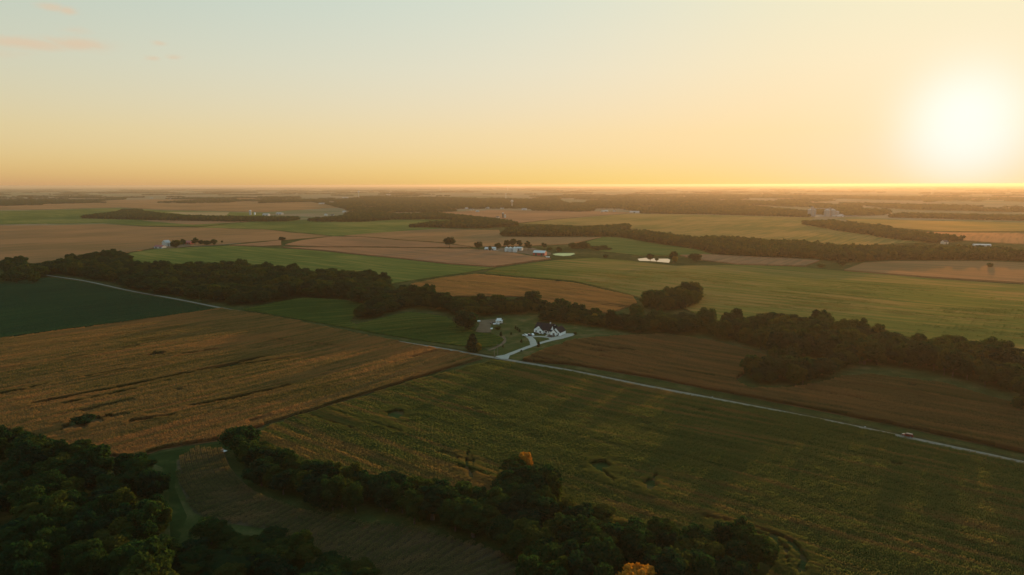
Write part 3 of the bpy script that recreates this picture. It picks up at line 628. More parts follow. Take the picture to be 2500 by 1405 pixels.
# ------------------------------------------------------------------ trees
def ico(sub=1):
    bm = bmesh.new(); bmesh.ops.create_icosphere(bm, subdivisions=sub, radius=1.0)
    v_ = np.array([v.co[:] for v in bm.verts]); bm.verts.index_update(); f_ = [tuple(v.index for v in f.verts) for f in bm.faces]; bm.free(); return v_, f_
ICO = {1: ico(1), 2: ico(2)}
def crown_shape(seed, W_, H_, zb, nc, nl, top=1.0, leaf=(0.2, 0.5), kind='round', core=0.68):
    """clumps of leaf faces over a lumpy inner mass; W_ crown width, H_ tree height, zb height of the lowest leaves"""
    g_ = np.random.default_rng(seed); V = []; F = []; off = 0
    zc = (H_ + zb) / 2; hz = (H_ - zb) / 2; cl = []
    for k in range(nc):
        d_ = g_.normal(size=3); d_ /= np.linalg.norm(d_); rr = 0.25 + 0.68 * g_.random() ** 0.5
        z = d_[2] * rr
        if kind == 'cone':
            tt = k / nc; z = -0.95 + 1.85 * tt; wd = (1 - tt) ** 0.8 * 0.75 + 0.05; a = g_.uniform(0, 6.28); x, y = math.cos(a) * wd * .62, math.sin(a) * wd * .62; r_ = W_ * (0.10 + 0.17 * (1 - tt))
        else:
            wd = 1.0 if z < 0.2 else 1.0 - 0.25 * (z - 0.2); x, y = d_[0] * rr * wd, d_[1] * rr * wd; r_ = W_ * g_.uniform(0.08, 0.20)
        cl.append((x * W_ / 2, y * W_ / 2, zc + z * hz * 0.86, r_))
    iv, fi = ICO[1]
    for (x, y, z, r_) in cl:
        jit = 1 + g_.normal(0, 0.12, (len(iv), 1)); q_ = iv * jit * np.array([1, 1, 0.85]) * r_ * core + np.array([x, y, z])
        q_[:, 2] = np.clip(q_[:, 2], 0.4, H_)
        V.append(q_); F += [tuple(i + off for i in f) for f in fi]; off += len(iv)
    if kind != 'cone':
        iv2, fi2 = ICO[1]; q_ = iv2 * (1 + g_.normal(0, .08, (len(iv2), 1))) * np.array([W_ * .33, W_ * .33, hz * .72]) + np.array([0, 0, zc]); V.append(q_); F += [tuple(i + off for i in f) for f in fi2]; off += len(iv2)
    per = nl // nc
    for (x, y, z, r_) in cl:
        d_ = g_.normal(size=(per, 3)); d_[:, 2] += 0.25; d_ /= np.linalg.norm(d_, axis=1)[:, None]
        c_ = np.array([x, y, z]) + d_ * np.array([1, 1, 0.88]) * (r_ * g_.uniform(0.75, 1.28, per))[:, None]
        nr = d_ + g_.normal(0, 0.55, (per, 3)); nr /= np.linalg.norm(nr, axis=1)[:, None]
        up = np.cross(nr, g_.normal(size=(per, 3))); up /= np.linalg.norm(up, axis=1)[:, None]; sd = np.cross(nr, up)
        s_ = g_.uniform(leaf[0], leaf[1], per)[:, None]
        quad = np.stack([c_ - up * s_ - sd * s_ * .7, c_ + up * s_ * .9 - sd * s_ * .6, c_ + up * s_ + sd * s_ * .7, c_ - up * s_ * .8 + sd * s_ * .75], 1).reshape(-1, 3)
        quad[:, 2] = np.maximum(quad[:, 2], 0.25)
        V.append(quad); F += [(off + 4 * i, off + 4 * i + 1, off + 4 * i + 2, off + 4 * i + 3) for i in range(per)]; off += 4 * per
    return np.concatenate(V), F
def trunk_shape(seed, W_, H_, zb):
    g_ = random.Random(seed); b = MB(); top = zb + (H_ - zb) * 0.55; r0 = 0.022 * H_
    p0 = Vector((0, 0, -0.3)); segs = 4; pts = [p0]
    for k in range(1, segs + 1): pts.append(Vector((g_.uniform(-.03, .03) * H_ * k / segs, g_.uniform(-.03, .03) * H_ * k / segs, top * k / segs)))
    for k in range(segs): b.tube(pts[k], pts[k + 1], r0 * (1 - 0.18 * k) * (1.35 if k == 0 else 1), r0 * (1 - 0.18 * (k + 1)), 7)
    for k in range(6):
        a = k * 1.05 + g_.uniform(-.3, .3); s_ = pts[1].lerp(pts[segs], 0.2 + 0.12 * k); ln = W_ * g_.uniform(.26, .4)
        m_ = s_ + Vector((math.cos(a) * ln * .55, math.sin(a) * ln * .55, ln * .35)); e_ = s_ + Vector((math.cos(a) * ln, math.sin(a) * ln, ln * .9))
        b.tube(s_, m_, r0 * .45, r0 * .3, 5); b.tube(m_, e_, r0 * .3, r0 * .1, 5)
    return b
KINDS_T = {}     # variant -> (crown mesh, trunk mesh, base height, base width)
def make_kind(key, seed, W_, H_, zb, nc, nl, mat, **kw):
    v_, f_ = crown_shape(seed, W_, H_, zb, nc, nl, **kw)
    me = bpy.data.meshes.new('crown'); me.from_pydata(v_.tolist(), [], f_); me.materials.append(mat); me.update()
    tb = trunk_shape(seed, W_, H_, max(zb, 0.12 * H_)); mt = bpy.data.meshes.new('trunk'); mt.from_pydata(tb.v, [], tb.f); mt.materials.append(M['bark']); mt.update()
    KINDS_T[key] = (me, mt, H_, W_, (v_, f_))
for i, (W_, H_, zb) in enumerate([(11.5, 14, 1.6), (10, 15.5, 2.0), (13, 13, 1.4), (6.5, 16, 1.4), (12, 16, 2.2), (8, 10, 0.6), (10.5, 13.5, 1.2), (9.5, 14.5, 1.6)]):
    make_kind('w%d' % i, 100 + i, W_, H_, zb, 22 if i == 7 else 34, 4200 if i == 7 else 5000, M['leaf'], core=0.35 if i == 7 else 0.68)
make_kind('gold', 201, 11, 13, 1.5, 30, 3900, M['leaf_gold'])
make_kind('yellow', 202, 9.5, 12, 1.2, 28, 3600, M['leaf_yellow'])
make_kind('oak', 203, 13, 15, 4.2, 22, 2600, M['leaf'])
make_kind('round', 204, 13, 13, 0.7, 36, 4200, M['leaf'])
make_kind('pine', 205, 8.5, 13, 0.5, 34, 3400, M['leaf_pine'], kind='cone')
make_kind('tall', 206, 7, 16, 1.5, 26, 3000, M['leaf'])
make_kind('shrub', 207, 4.0, 3.4, 0.1, 14, 1100, M['leaf'], leaf=(0.1, 0.25))
make_kind('sapling', 208, 2.4, 3.6, 1.0, 9, 500, M['leaf'], leaf=(0.08, 0.2))
make_kind('cedar', 209, 2.2, 3.6, 0.1, 14, 800, M['leaf_pine'], kind='cone', leaf=(0.08, 0.2))
def tree(name, key, x, y, s, label, cat='tree', group=None, sxy=None, rz=None):
    me, mt, H_, W_, _ = KINDS_T[key]
    e_ = empty(name, (x, y, float(hgt(x, y))), random.uniform(0, 6.28) if rz is None else rz); e_.scale = ((sxy or s), (sxy or s), s)
    link(bpy.data.objects.new('trunk', mt), e_); link(bpy.data.objects.new('crown', me), e_)
    return tag(e_, label, cat, group)
def tree_px(name, key, px, py, h, label, cat='tree', group=None, w=None):
    p = P(px, py); H_, W_ = KINDS_T[key][2:4]
    return tree(name, key, p.x, p.y, h / H_, label, cat, group, sxy=(w / W_) if w else None)
def fill(px, spacing, seed, jit=0.42):
    poly = PL(px); g_ = np.random.default_rng(seed); a = np.array(poly); lo = a.min(0); hi = a.max(0)
    X, Y = np.meshgrid(np.arange(lo[0], hi[0], spacing), np.arange(lo[1], hi[1], spacing * 0.87)); X = X.copy(); X[1::2] += spacing / 2
    X = X.ravel() + g_.uniform(-jit, jit, X.size) * spacing; Y = Y.ravel() + g_.uniform(-jit, jit, Y.size) * spacing
    k = inpoly(X, Y, poly) & in_frame(X, Y, 12.0, 320, 90); return X[k], Y[k]
woods = [
 # outline of the trunks on the ground, spacing, height range, label, group
 ('a', [(-200, 1085), (0, 1085), (95, 1105), (190, 1150), (320, 1172), (385, 1200), (405, 1290), (395, 1400), (380, 1560), (-260, 1560)], 8.6, (10, 17), 'leafy tree in the dark wood filling the bottom left corner', 'trees of the bottom left wood'),
 ('a2', [(425, 1335), (500, 1314), (620, 1328), (740, 1356), (850, 1398), (1000, 1450), (1100, 1520), (1100, 1600), (400, 1600), (415, 1420)], 8.0, (4.5, 9.5), 'low leafy tree along the bottom edge below the curved crop strip', 'trees below the curved strip'),
 ('b', [(565, 1108), (600, 1092), (655, 1135), (760, 1172), (840, 1205), (1000, 1190), (1130, 1228), (1220, 1258), (1210, 1195), (1232, 1160), (1300, 1160), (1350, 1222), (1430, 1285), (1560, 1300), (1710, 1325), (1820, 1350), (1868, 1390), (1835, 1470), (1600, 1580), (1300, 1580), (1285, 1430), (1240, 1345), (1110, 1305), (1000, 1280), (860, 1264), (705, 1224), (615, 1186), (575, 1135)], 8.0, (9, 15), 'dark leafy tree in the belt between the curved crop strip and the large green field', 'trees of the belt above the curved strip'),
 ('e1', [(1820, 915), (1880, 893), (1990, 900), (2060, 885), (2070, 905), (2000, 932), (1940, 947), (1850, 948)], 8.2, (11, 15), 'leafy tree in the rounded clump jutting into the ripe corn', 'trees of the clump in the ripe corn'),
 ('e2', [(1760, 812), (1870, 800), (2010, 805), (2080, 828), (2160, 838), (2180, 862), (2240, 858), (2350, 862), (2430, 872), (2500, 910), (2700, 960), (2700, 1040), (2500, 992), (2400, 952), (2250, 906), (2080, 895), (2060, 880), (1920, 878), (1850, 858), (1760, 832)], 9.0, (11, 18), 'leafy tree in the broad creek belt right of the ripe corn', 'trees of the right creek belt'),
 ('e3', [(2440, 1000), (2560, 1010), (2560, 1040), (2480, 1012)], 8, (9, 12), 'leafy tree on the grassy strip at the right edge of the picture', 'trees at the right edge'),
 ('d2', [(1310, 780), (1350, 765), (1450, 785), (1500, 795), (1600, 795), (1700, 795), (1760, 812), (1760, 832), (1700, 818), (1600, 817), (1500, 812), (1440, 800), (1330, 788)], 9.0, (10, 15), 'leafy tree in the creek belt behind the white farmhouse', 'trees behind the farmhouse'),
 ('d3', [(1560, 758), (1600, 742), (1650, 735), (1702, 725), (1708, 745), (1660, 760), (1600, 765)], 8.5, (12, 17), 'leafy tree in the dark grove above the creek belt', 'trees of the grove above the creek'),
 ('d1', [(870, 772), (900, 752), (960, 724), (1000, 722), (1090, 748), (1200, 750), (1300, 752), (1345, 765), (1300, 778), (1290, 770), (1180, 772), (1150, 778), (1100, 768), (1000, 752), (905, 782), (870, 785)], 9.5, (10, 15), 'leafy tree in the creek belt above the green knolls', 'trees above the knolls'),
 ('c', [(0, 690), (20, 678), (10, 645), (100, 660), (230, 634), (305, 632), (320, 664), (400, 666), (560, 654), (690, 670), (775, 686), (810, 674), (930, 686), (960, 716), (900, 748), (870, 738), (740, 722), (620, 745), (560, 746), (430, 724), (310, 700), (220, 680), (120, 665), (100, 678), (60, 684)], 10.0, (10, 16), 'leafy tree in the big wood left of centre beside the road', 'trees of the big left wood'),
]
ZONES = {   # picture x limits and what stands there
 'a': [(140, 'at the left edge of the bottom left wood'), (280, 'amid the dark bottom left wood'), (9999, 'in the bottom left wood by the grass path')],
 'a2': [(560, 'by the bottom edge beside the grass path'), (760, 'by the bottom edge below the curved strip'), (9999, 'by the bottom edge under the strip tail')],
 'b': [(720, 'in the belt right of the flatbed trailer'), (920, 'in the belt above the strip bend'), (1110, 'in the belt above the strip middle'), (1225, 'in the belt left of the golden spur'), (1360, 'in the spur with the golden tree'), (1520, 'in the wide belt near the orange tree'), (1700, 'in the wide belt right of the orange tree'), (9999, 'at the rounded right end of the belt')],
 'e2': [(1950, 'in the creek belt above the corn clump'), (2180, 'in the creek belt above the bare corn strip'), (2350, 'in the creek belt toward the right edge'), (9999, 'in the creek belt cut by the right edge')]}
def to_px(x, y, z):
    yy = y * math.cos(PITCH) - (z - CAMH) * math.sin(PITCH); return 1250 + FPX * x / yy
cand = []     # x, y, height, wood index, variant
for wi, (kd, px, sp, hr, lab, grp) in enumerate(woods):
    X, Y = fill(px, sp, 300 + wi); g_ = np.random.default_rng(400 + wi)
    for x, y in zip(X, Y):
        if g_.random() < 0.05: continue
        lo_, hi_ = hr; h_ = lo_ * 0.75 + (hi_ * 1.12 - lo_ * 0.75) * (0.25 * g_.random() + 0.75 * float(vnoise(np.array([x / 17.0]), np.array([y / 17.0]), 300 + wi)[0]))
        cand.append((x, y, h_, wi, int(g_.integers(0, 8))))
def seen(c_):
    return bool(in_frame(np.array(c_[0]), np.array(c_[1]), c_[2] * 0.8, -5, -6))
cand = [c_ for c_ in cand if seen(c_) or random.random() < 0.35]
for px_, py_, r_ in ((1545, 1478, 9.0), (1545, 1560, 8.0), (1278, 1160, 5.5), (1275, 1185, 4.5), (588, 1105, 7.0)):      # room for the trees set singly below
    q_ = P(px_, py_); cand = [c_ for c_ in cand if math.hypot(c_[0] - q_.x, c_[1] - q_.y) > r_]
cand.sort(key=lambda c_: (-(c_[2] / math.hypot(c_[0], c_[1])) if seen(c_) else 1))
NIND = 262
zones = {}
for c_ in cand[:NIND]:
    kd = woods[c_[3]][0]; ph = None
    for lim, txt in ZONES.get(kd, []):
        if to_px(c_[0], c_[1], 6) < lim: ph = txt; break
    zones.setdefault((c_[3], ph), []).append(c_)
for (wi, ph), lst in zones.items():
    kd, px, sp, hr, lab, grp = woods[wi]
    lst.sort(key=lambda c_: -c_[2]); nearest = min(lst, key=lambda c_: math.hypot(c_[0], c_[1])); farm = max(lst, key=lambda c_: math.hypot(c_[0], c_[1]))
    for i, c_ in enumerate(lst):
        x, y, h_, _, k = c_; H_, W_ = KINDS_T['w%d' % k][2:4]; g2 = grp
        if ph is None: lb = lab
        else:
            wd = 'tallest leafy tree' if i == 0 else 'shortest leafy tree' if i == len(lst) - 1 else 'leafy tree nearest the camera' if c_ is nearest else 'leafy tree farthest back' if c_ is farm else None
            if wd is None:
                dd_ = sorted(math.hypot(q_[0], q_[1]) for q_ in lst); r_ = dd_.index(math.hypot(x, y)) / len(dd_)
                wd = ('tall ' if i < len(lst) / 2 else 'low ') + ('front' if r_ < 0.34 else 'middle' if r_ < 0.67 else 'back') + ' row leafy tree'
            lb = wd + ' ' + ph; g2 = 'trees ' + ph
        tree('leafy_tree', 'w%d' % k, x, y, h_ / H_, lb, 'tree', g2, sxy=sp * random.uniform(0.95, 1.55) / W_)
rest = cand[NIND:]
wp = [KINDS_T['w%d' % i][4] for i in range(8)]
protos = [(v_, f_, None, 0) for v_, f_ in wp]
n = len(rest)
pts = np.array([(c_[0], c_[1], float(hgt(c_[0], c_[1]))) for c_ in rest]); ids = [c_[4] for c_ in rest]
scl = np.array([[woods[c_[3]][2] * random.uniform(1.15, 1.5) / KINDS_T['w%d' % c_[4]][3]] * 2 + [c_[2] / KINDS_T['w%d' % c_[4]][2]] for c_ in rest])
scatter('woodland', pts, np.column_stack([np.zeros(n), np.zeros(n), RNG.uniform(0, 6.28, n)]), scl, ids, protos, [M['leaf']], 'mass of leafy trees in the farther woods and creek belts')
# mid-distance woods: lighter crowns
far_protos = []
for i in range(5):
    v_, f_ = crown_shape(700 + i, 12, 13, 0.3, 14, 520, leaf=(0.5, 1.1)); far_protos.append((v_, f_, None, 0))
mid_woods = [
 ([(195, 532), (290, 520), (330, 516), (400, 526), (450, 531), (640, 535), (735, 536), (700, 541), (560, 541), (350, 536)], 11, (10, 15)),
 ([(290, 520), (300, 514), (345, 515), (350, 521)], 11, (11, 15)),
 ([(750, 541), (850, 530), (1000, 527), (1060, 524), (1150, 534), (1240, 546), (1265, 553), (1190, 557), (1190, 548), (1130, 546), (1100, 537), (960, 537), (880, 542)], 11, (10, 15)),
 ([(1000, 556), (1060, 547), (1190, 546), (1265, 552), (1190, 558)], 10.5, (10, 14)),
 ([(1225, 578), (1240, 566), (1340, 558), (1420, 564), (1450, 562), (1530, 554), (1536, 561), (1510, 568), (1520, 582), (1480, 580), (1300, 580)], 10.5, (10, 15)),
 ([(1500, 580), (1560, 575), (1700, 594), (1760, 592), (1860, 600), (1960, 604), (2060, 618), (2250, 616), (2350, 618), (2500, 628), (2700, 634), (2700, 652), (2500, 643), (2440, 640), (2380, 640), (2200, 639), (2100, 642), (2060, 646), (1990, 634), (1860, 632), (1750, 625), (1700, 611), (1560, 589)], 10.5, (11, 17)),
 ([(1955, 551), (2030, 548), (2150, 562), (2210, 577), (2300, 587), (2350, 592), (2280, 597), (2200, 590), (2050, 567)], 11, (10, 16)),
 ([(1560, 523), (1720, 525), (1980, 533), (1980, 529), (1720, 520)], 12, (9, 14)),
 ([(2170, 534), (2200, 528), (2500, 535), (2700, 542), (2700, 547)], 13, (10, 15)),
 ([(1430, 606), (1475, 606), (1500, 612), (1460, 613)], 12, (3, 6)), ([(1390, 605), (1440, 603), (1440, 608), (1395, 609)], 9, (7, 10)),
]
P3 = []; S3 = []
for i, (px, sp, hr) in enumerate(mid_woods):
    X, Y = fill(px, sp, 500 + i); g_ = np.random.default_rng(600 + i)
    h_ = g_.uniform(*hr, len(X)); P3 += list(zip(X, Y, hgt(X, Y))); S3 += [(sp * w_ / 12, sp * w_ / 12, a / 13) for a, w_ in zip(h_, g_.uniform(1.15, 1.5, len(X)))]
n = len(P3)
scatter('distant_woodland', np.array(P3), np.column_stack([np.zeros(n), np.zeros(n), RNG.uniform(0, 6.28, n)]), np.array(S3), RNG.integers(0, 5, n), far_protos, [M['leaf']], 'belts of trees dividing the fields beyond the farms')
# the wooded town and the far tree lines: bigger clumps
def clump_proto(seed):
    g_ = np.random.default_rng(seed); V = []; F = []; off = 0
    for k in range(5):
        v_, f_ = crown_shape(seed * 10 + k, 13, g_.uniform(9, 15), 0.2, 7, 60, leaf=(0.9, 1.8), core=0.95); v_ = v_ + np.array([g_.uniform(-9, 9), g_.uniform(-9, 9), 0]); V.append(v_); F += [tuple(i + off for i in f) for f in f_]; off += len(v_)
    return np.concatenate(V), F, None, 0
town = [
 ([(625, 496), (760, 493), (800, 500), (850, 513), (845, 530), (870, 536), (1000, 530), (990, 522), (1200, 513), (1450, 519), (1560, 522), (1720, 524), (1980, 527), (1985, 512), (1800, 506), (1700, 502), (1600, 497), (1500, 494), (1300, 489), (1240, 492), (1200, 487), (1000, 482), (900, 483), (800, 488), (700, 489)], 21),
 ([(1300, 487), (1350, 480), (1480, 479), (1600, 484), (1700, 490), (1900, 496), (2100, 508), (2100, 512), (1900, 506), (1600, 495), (1450, 488)], 26),
 ([(1860, 520), (1980, 523), (1990, 514), (2050, 510), (2170, 520), (2160, 528), (2060, 530)], 24),
 ([(-100, 497), (0, 496), (130, 493), (255, 490), (255, 487), (130, 489), (-100, 493)], 22), ([(255, 488), (305, 486), (305, 483), (255, 485)], 22),
 ([(2050, 500), (2200, 503), (2500, 512), (2700, 516), (2700, 524), (2400, 520), (2200, 514)], 28),
 ([(1500, 478), (1700, 476), (2000, 480), (2500, 488), (2700, 490), (2700, 497), (2200, 492), (1900, 486), (1650, 483)], 36),
]
P3 = []; S3 = []
for i, (px, sp) in enumerate(town):
    X, Y = fill(px, sp, 800 + i); g_ = np.random.default_rng(900 + i)
    u = (X * math.cos(A_ROAD) + Y * math.sin(A_ROAD)); w = (-X * math.sin(A_ROAD) + Y * math.cos(A_ROAD))
    k = (g_.random(len(X)) > 0.12) & (vnoise(X / 150, Y / 420, 5) > (0.33 if i in (0, 1, 5, 6) else 0.0)) & ~((i == 0) & ((np.abs(w % 240) < 22) & (g_.random(len(X)) < 0.7)))
    X = X[k]; Y = Y[k]; P3 += list(zip(X, Y, hgt(X, Y))); sc_ = sp / 21
    S3 += [(sc_, sc_, a) for a in g_.uniform(0.75, 1.2, len(X))]
g_ = np.random.default_rng(77)
for k in range(330):      # hedgerows and woodlots to the horizon
    r_ = 5200 * math.exp(g_.uniform(0, 1.75)); a_ = g_.uniform(-0.75, 0.75); cx, cy = r_ * math.sin(a_), r_ * math.cos(a_)
    ln = g_.uniform(120, 900) * (r_ / 8000) ** 0.6; wd = g_.choice([20, 30, 120, 300]); an = g_.choice([A_ROAD, A_SIDE]); nn = int(ln * wd / 1400) + int(ln / 30) + 1
    u = g_.uniform(-.5, .5, nn) * ln; w = g_.uniform(-.5, .5, nn) * wd
    P3 += [(cx + a * math.cos(an) - b * math.sin(an), cy + a * math.sin(an) + b * math.cos(an), 0) for a, b in zip(u, w)]; S3 += [(1.7, 1.7, q_) for q_ in g_.uniform(0.8, 1.2, nn)]
n = len(P3); print('far clumps', n, 'rest', len(rest), 'cand', len(cand))
scatter('far_woodland', np.array(P3), np.column_stack([np.zeros(n), np.zeros(n), RNG.uniform(0, 6.28, n)]), np.array(S3), RNG.integers(0, 4, n), [clump_proto(s) for s in (1, 2, 3, 4)], [M['leaf']], 'wooded town and far tree lines fading into the haze')
# single trees
T = tree_px
T('leafy_tree', 'gold', 1545, 1478, 13, 'orange gold autumn tree cut off by the bottom edge', w=11)
T('leafy_tree', 'gold', 1278, 1160, 10.5, 'small golden tree rising at the tip of the spur into the green field', w=7.5)
T('leafy_tree', 'round', 588, 1105, 13.5, 'big rounded tree at the corner where the two crop fields and the grass path meet', w=15)
T('leafy_tree', 'yellow', 1790, 800, 13, 'yellow green tree in the creek belt below the dark grove', w=10)
T('leafy_tree', 'yellow', 757, 715, 13, 'orange tinted tree in the front of the big left wood', w=9)
T('leafy_tree', 'yellow', 1450, 794, 11, 'yellowish tree in the creek belt just behind the white farmhouse', w=8)
T('leafy_tree', 'round', 1135, 808, 18.5, 'huge rounded tree standing left of the dirt patch by the farmhouse', w=19)
T('conifer', 'pine', 1153, 858, 14, 'dark conifer beside the gravel road left of the driveway', cat='tree', w=11)
T('leafy_tree', 'yellow', 1166, 860, 7.5, 'slim olive tree leaning against the dark conifer by the road', w=5)
T('leafy_tree', 'round', 1300, 741, 14, 'domed dark tree poking above the creek belt behind the house', w=17)
T('leafy_tree', 'round', 1215, 748, 13, 'wide dark tree above the creek belt left of the domed tree', w=15)
T('leafy_tree', 'w2', 1553, 775, 12, 'dark tree standing alone in front of the grove', w=14)
T('shrub', 'shrub', 205, 1037, 5, 'dark bush in a hollow of the brown field near the bottom left wood', cat='shrub', w=11)
T('leafy_tree', 'w2', 80, 690, 16, 'broad tree tinged yellow in the clump at the left edge by the road', w=18)
T('leafy_tree', 'w4', 40, 690, 15, 'dark tree behind the yellow tinged one at the left edge', w=16)
T('leafy_tree', 'oak', 1097, 606, 21, 'tall open lone tree on the field line left of the farm with steel bins', w=22)
T('leafy_tree', 'oak', 1168, 613, 17, 'thin airy tree left of the white farm buildings', w=15)
T('leafy_tree', 'w5', 1196, 613, 10, 'small dark tree in front of the white farm buildings', w=6)
T('leafy_tree', 'w2', 1215, 609, 13, 'rounded dark tree between the white farm buildings and the steel bins', w=12)
T('leafy_tree', 'w2', 1237, 603, 14, 'tree left of the row behind the steel bins', w=14)
T('leafy_tree', 'w4', 1253, 602, 16, 'tallest tree of the row behind the steel bins', w=14)
T('leafy_tree', 'w6', 1268, 604, 14, 'tree at the right end of the row behind the steel bins', w=11)
T('leafy_tree', 'tall', 1289, 612, 19, 'tall column shaped tree right of the steel bins', w=13)
T('leafy_tree', 'oak', 1327, 609, 12, 'pale thin tree behind the red barn', w=13)
T('leafy_tree', 'shrub', 1343, 612, 6, 'low bushy tree behind the red barn', w=11)
T('leafy_tree', 'w5', 1364, 616, 10, 'small tree standing between the red barn and the green pond', w=10)
T('leafy_tree', 'round', 1397, 607, 12, 'rounded dark tree, smaller of the pair in the pasture', w=14)
T('leafy_tree', 'round', 1424, 607, 14, 'rounded dark tree, larger of the pair in the pasture', w=16)
T('leafy_tree', 'shrub', 1478, 632, 7, 'small round bush alone in the pasture left of the bright pond', cat='shrub', w=9)
T('leafy_tree', 'w2', 1587, 637.5, 12, 'spreading dark tree in front of the bright pond', w=13)
T('shrub', 'shrub', 1602, 639, 5, 'scrubby bush on the bank of the bright pond', cat='shrub', w=6)
T('leafy_tree', 'w1', 1644, 642, 18, 'tall tree at the right end of the bright pond', w=13)
T('leafy_tree', 'yellow', 1648, 643, 11, 'reddish tree in front of the tall one at the pond end', w=9)
T('leafy_tree', 'round', 1696, 641, 15, 'fat round lone tree right of the bright pond', w=18)
T('shrub', 'shrub', 2002, 656, 6, 'dark bush at the tip of the brown strip right of the pond', cat='shrub', w=12)
T('leafy_tree', 'round', 2056, 651, 9, 'round bush below the hazy tree belt on the right', w=11)
T('leafy_tree', 'shrub', 2415, 658, 8, 'small bush alone in the brown field at right', cat='shrub', w=8)
T('leafy_tree', 'w5', 688, 587, 9, 'bushy tree where the field hedges meet left of centre', w=13)
T('leafy_tree', 'w4', 430, 605, 17, 'big airy tree in front of the left farm', w=21)
T('leafy_tree', 'w2', 447, 598, 14, 'dark tree behind the airy one at the left farm', w=12)
T('leafy_tree', 'tall', 476, 597, 17, 'tall tree right of the red barn on the left farm', w=13)
T('leafy_tree', 'w5', 490, 596, 10, 'small tree right of the tall one on the left farm', w=10)
T('leafy_tree', 'round', 504, 598, 11, 'dark round tree right of the left farm', w=16)
T('leafy_tree', 'round', 522, 597, 13, 'round tree at the end of the left farm row', w=12)
T('leafy_tree', 'shrub', 542, 592, 5, 'tiny bush on the field line beyond the left farm', cat='shrub', w=5)
T('shrub', 'shrub', 1362, 690, 3, 'low weed clump on the upper edge of the orange brown slope', cat='shrub', w=8)
for px, py, h_ in [(1258, 804, 3.2), (1263, 808, 3.6), (1268, 812, 3.4), (1222, 821, 4.2), (1247, 818, 2.6), (1272, 837, 3.2), (1227, 849, 2.6)]:
    T('young_tree', 'cedar', px, py, h_, 'small dark young evergreen planted on the lawn left of the house', cat='young tree', group='young trees on the lawn')
T('young_tree', 'cedar', 1314, 848, 5.0, 'dark young evergreen on the grass just below the driveway', cat='young tree')
T('young_tree', 'sapling', 1272, 862, 2.6, 'tiny sapling beside the lower driveway', cat='young tree')
T('shrub', 'shrub', 1404, 818, 2.2, 'low shrub at the far corner of the parking pad', cat='shrub', w=3)
T('shrub', 'shrub', 1216, 806, 3.2, 'low shrub on the lawn below the parked trailer', cat='shrub', w=6)
# ------------------------------------------------------------------ white farmhouse
hp = P(1304, 812.5); hq = P(1370, 820.0)
ha = math.atan2(hq.y - hp.y, hq.x - hp.x)
H = empty('farmhouse', (hp.x, hp.y, hp.z + 0.1), ha)
tag(H, 'white modern farmhouse with dark gabled roofs beside the looping driveway', 'house')
HS = (hq - hp).xy.length / 25.0; H.scale = (HS, HS, HS)
def part(b, name, mat, parent=H, smooth=False): return b.build(name, mat, parent, smooth)
w1 = MB().gable(0, 16.0, 0.0, 12.0, 0, 3.1, 7.6, 'x'); part(w1, 'wall', M['white_wall'])
part(MB().roof(0, 16.0, 0.0, 12.0, 3.1, 7.6, 'x'), 'roof', M['roof_dark'])
part(MB().gable(0.4, 9.0, -1.6, 5.9, 0, 3.1, 6.3, 'y'), 'wall', M['white_wall']); part(MB().roof(0.4, 9.0, -1.6, 5.8, 3.1, 6.3, 'y', 0.35), 'roof', M['roof_dark'])
part(MB().gable(4.2, 9.1, -2.8, 1.0, 0, 2.9, 5.0, 'y'), 'wall', M['white_wall']); part(MB().roof(4.2, 9.1, -2.8, 0.8, 2.9, 5.0, 'y', 0.3), 'roof', M['roof_dark'])
part(MB().gable(14.2, 18.6, 0.6, 9.0, 0, 2.9, 6.2, 'y'), 'wall', M['white_wall']); part(MB().roof(14.2, 18.6, 0.7, 9.0, 2.9, 6.2, 'y', 0.3), 'roof', M['roof_dark'])
part(MB().gable(17.6, 25.0, -3.2, 8.4, 0, 2.9, 6.4, 'y'), 'wall', M['white_wall']); part(MB().roof(17.6, 25.0, -3.2, 8.4, 2.9, 6.4, 'y', 0.35), 'roof', M['roof_dark'])
part(MB().gable(17.3, 22.4, -4.4, -1.0, 0, 2.8, 5.1, 'y'), 'wall', M['white_wall']); part(MB().roof(17.3, 22.4, -4.4, -1.2, 2.8, 5.1, 'y', 0.3), 'roof', M['roof_dark'])
# little white dormer gable above the entry
part(MB().gable(16.0, 17.5, -0.2, 3.0, 3.6, 4.7, 6.9, 'y'), 'dormer', M['white_wall']); part(MB().roof(16.0, 17.5, 0.0, 3.0, 4.7, 6.9, 'y', 0.12), 'dormer_roof', M['roof_dark'])
part(MB().box(11.6, 12.5, 5.5, 6.4, 6.5, 8.8), 'chimney', M['grey_wall'])
part(MB().roof(12.6, 17.4, -1.9, 1.2, 2.75, 3.5, 'x', 0.15), 'porch_roof', M['roof_dark'])
for x_ in (12.8, 14.3, 15.8, 17.2): part(MB().box(x_ - .12, x_ + .12, -1.8, -1.56, 0, 2.75), 'porch_post', M['white_wall'])
part(MB().box(12.6, 17.4, -1.9, 0.3, 0.0, 0.18), 'porch_floor', M['concrete'])
d_ = part(MB().box(14.5, 15.7, 0.42, 0.57, 0.2, 2.5), 'front_door', M['trim_dark']); MB().box(15.5, 15.58, 0.34, 0.42, 1.1, 1.3).build('handle', M['metal'], d_)
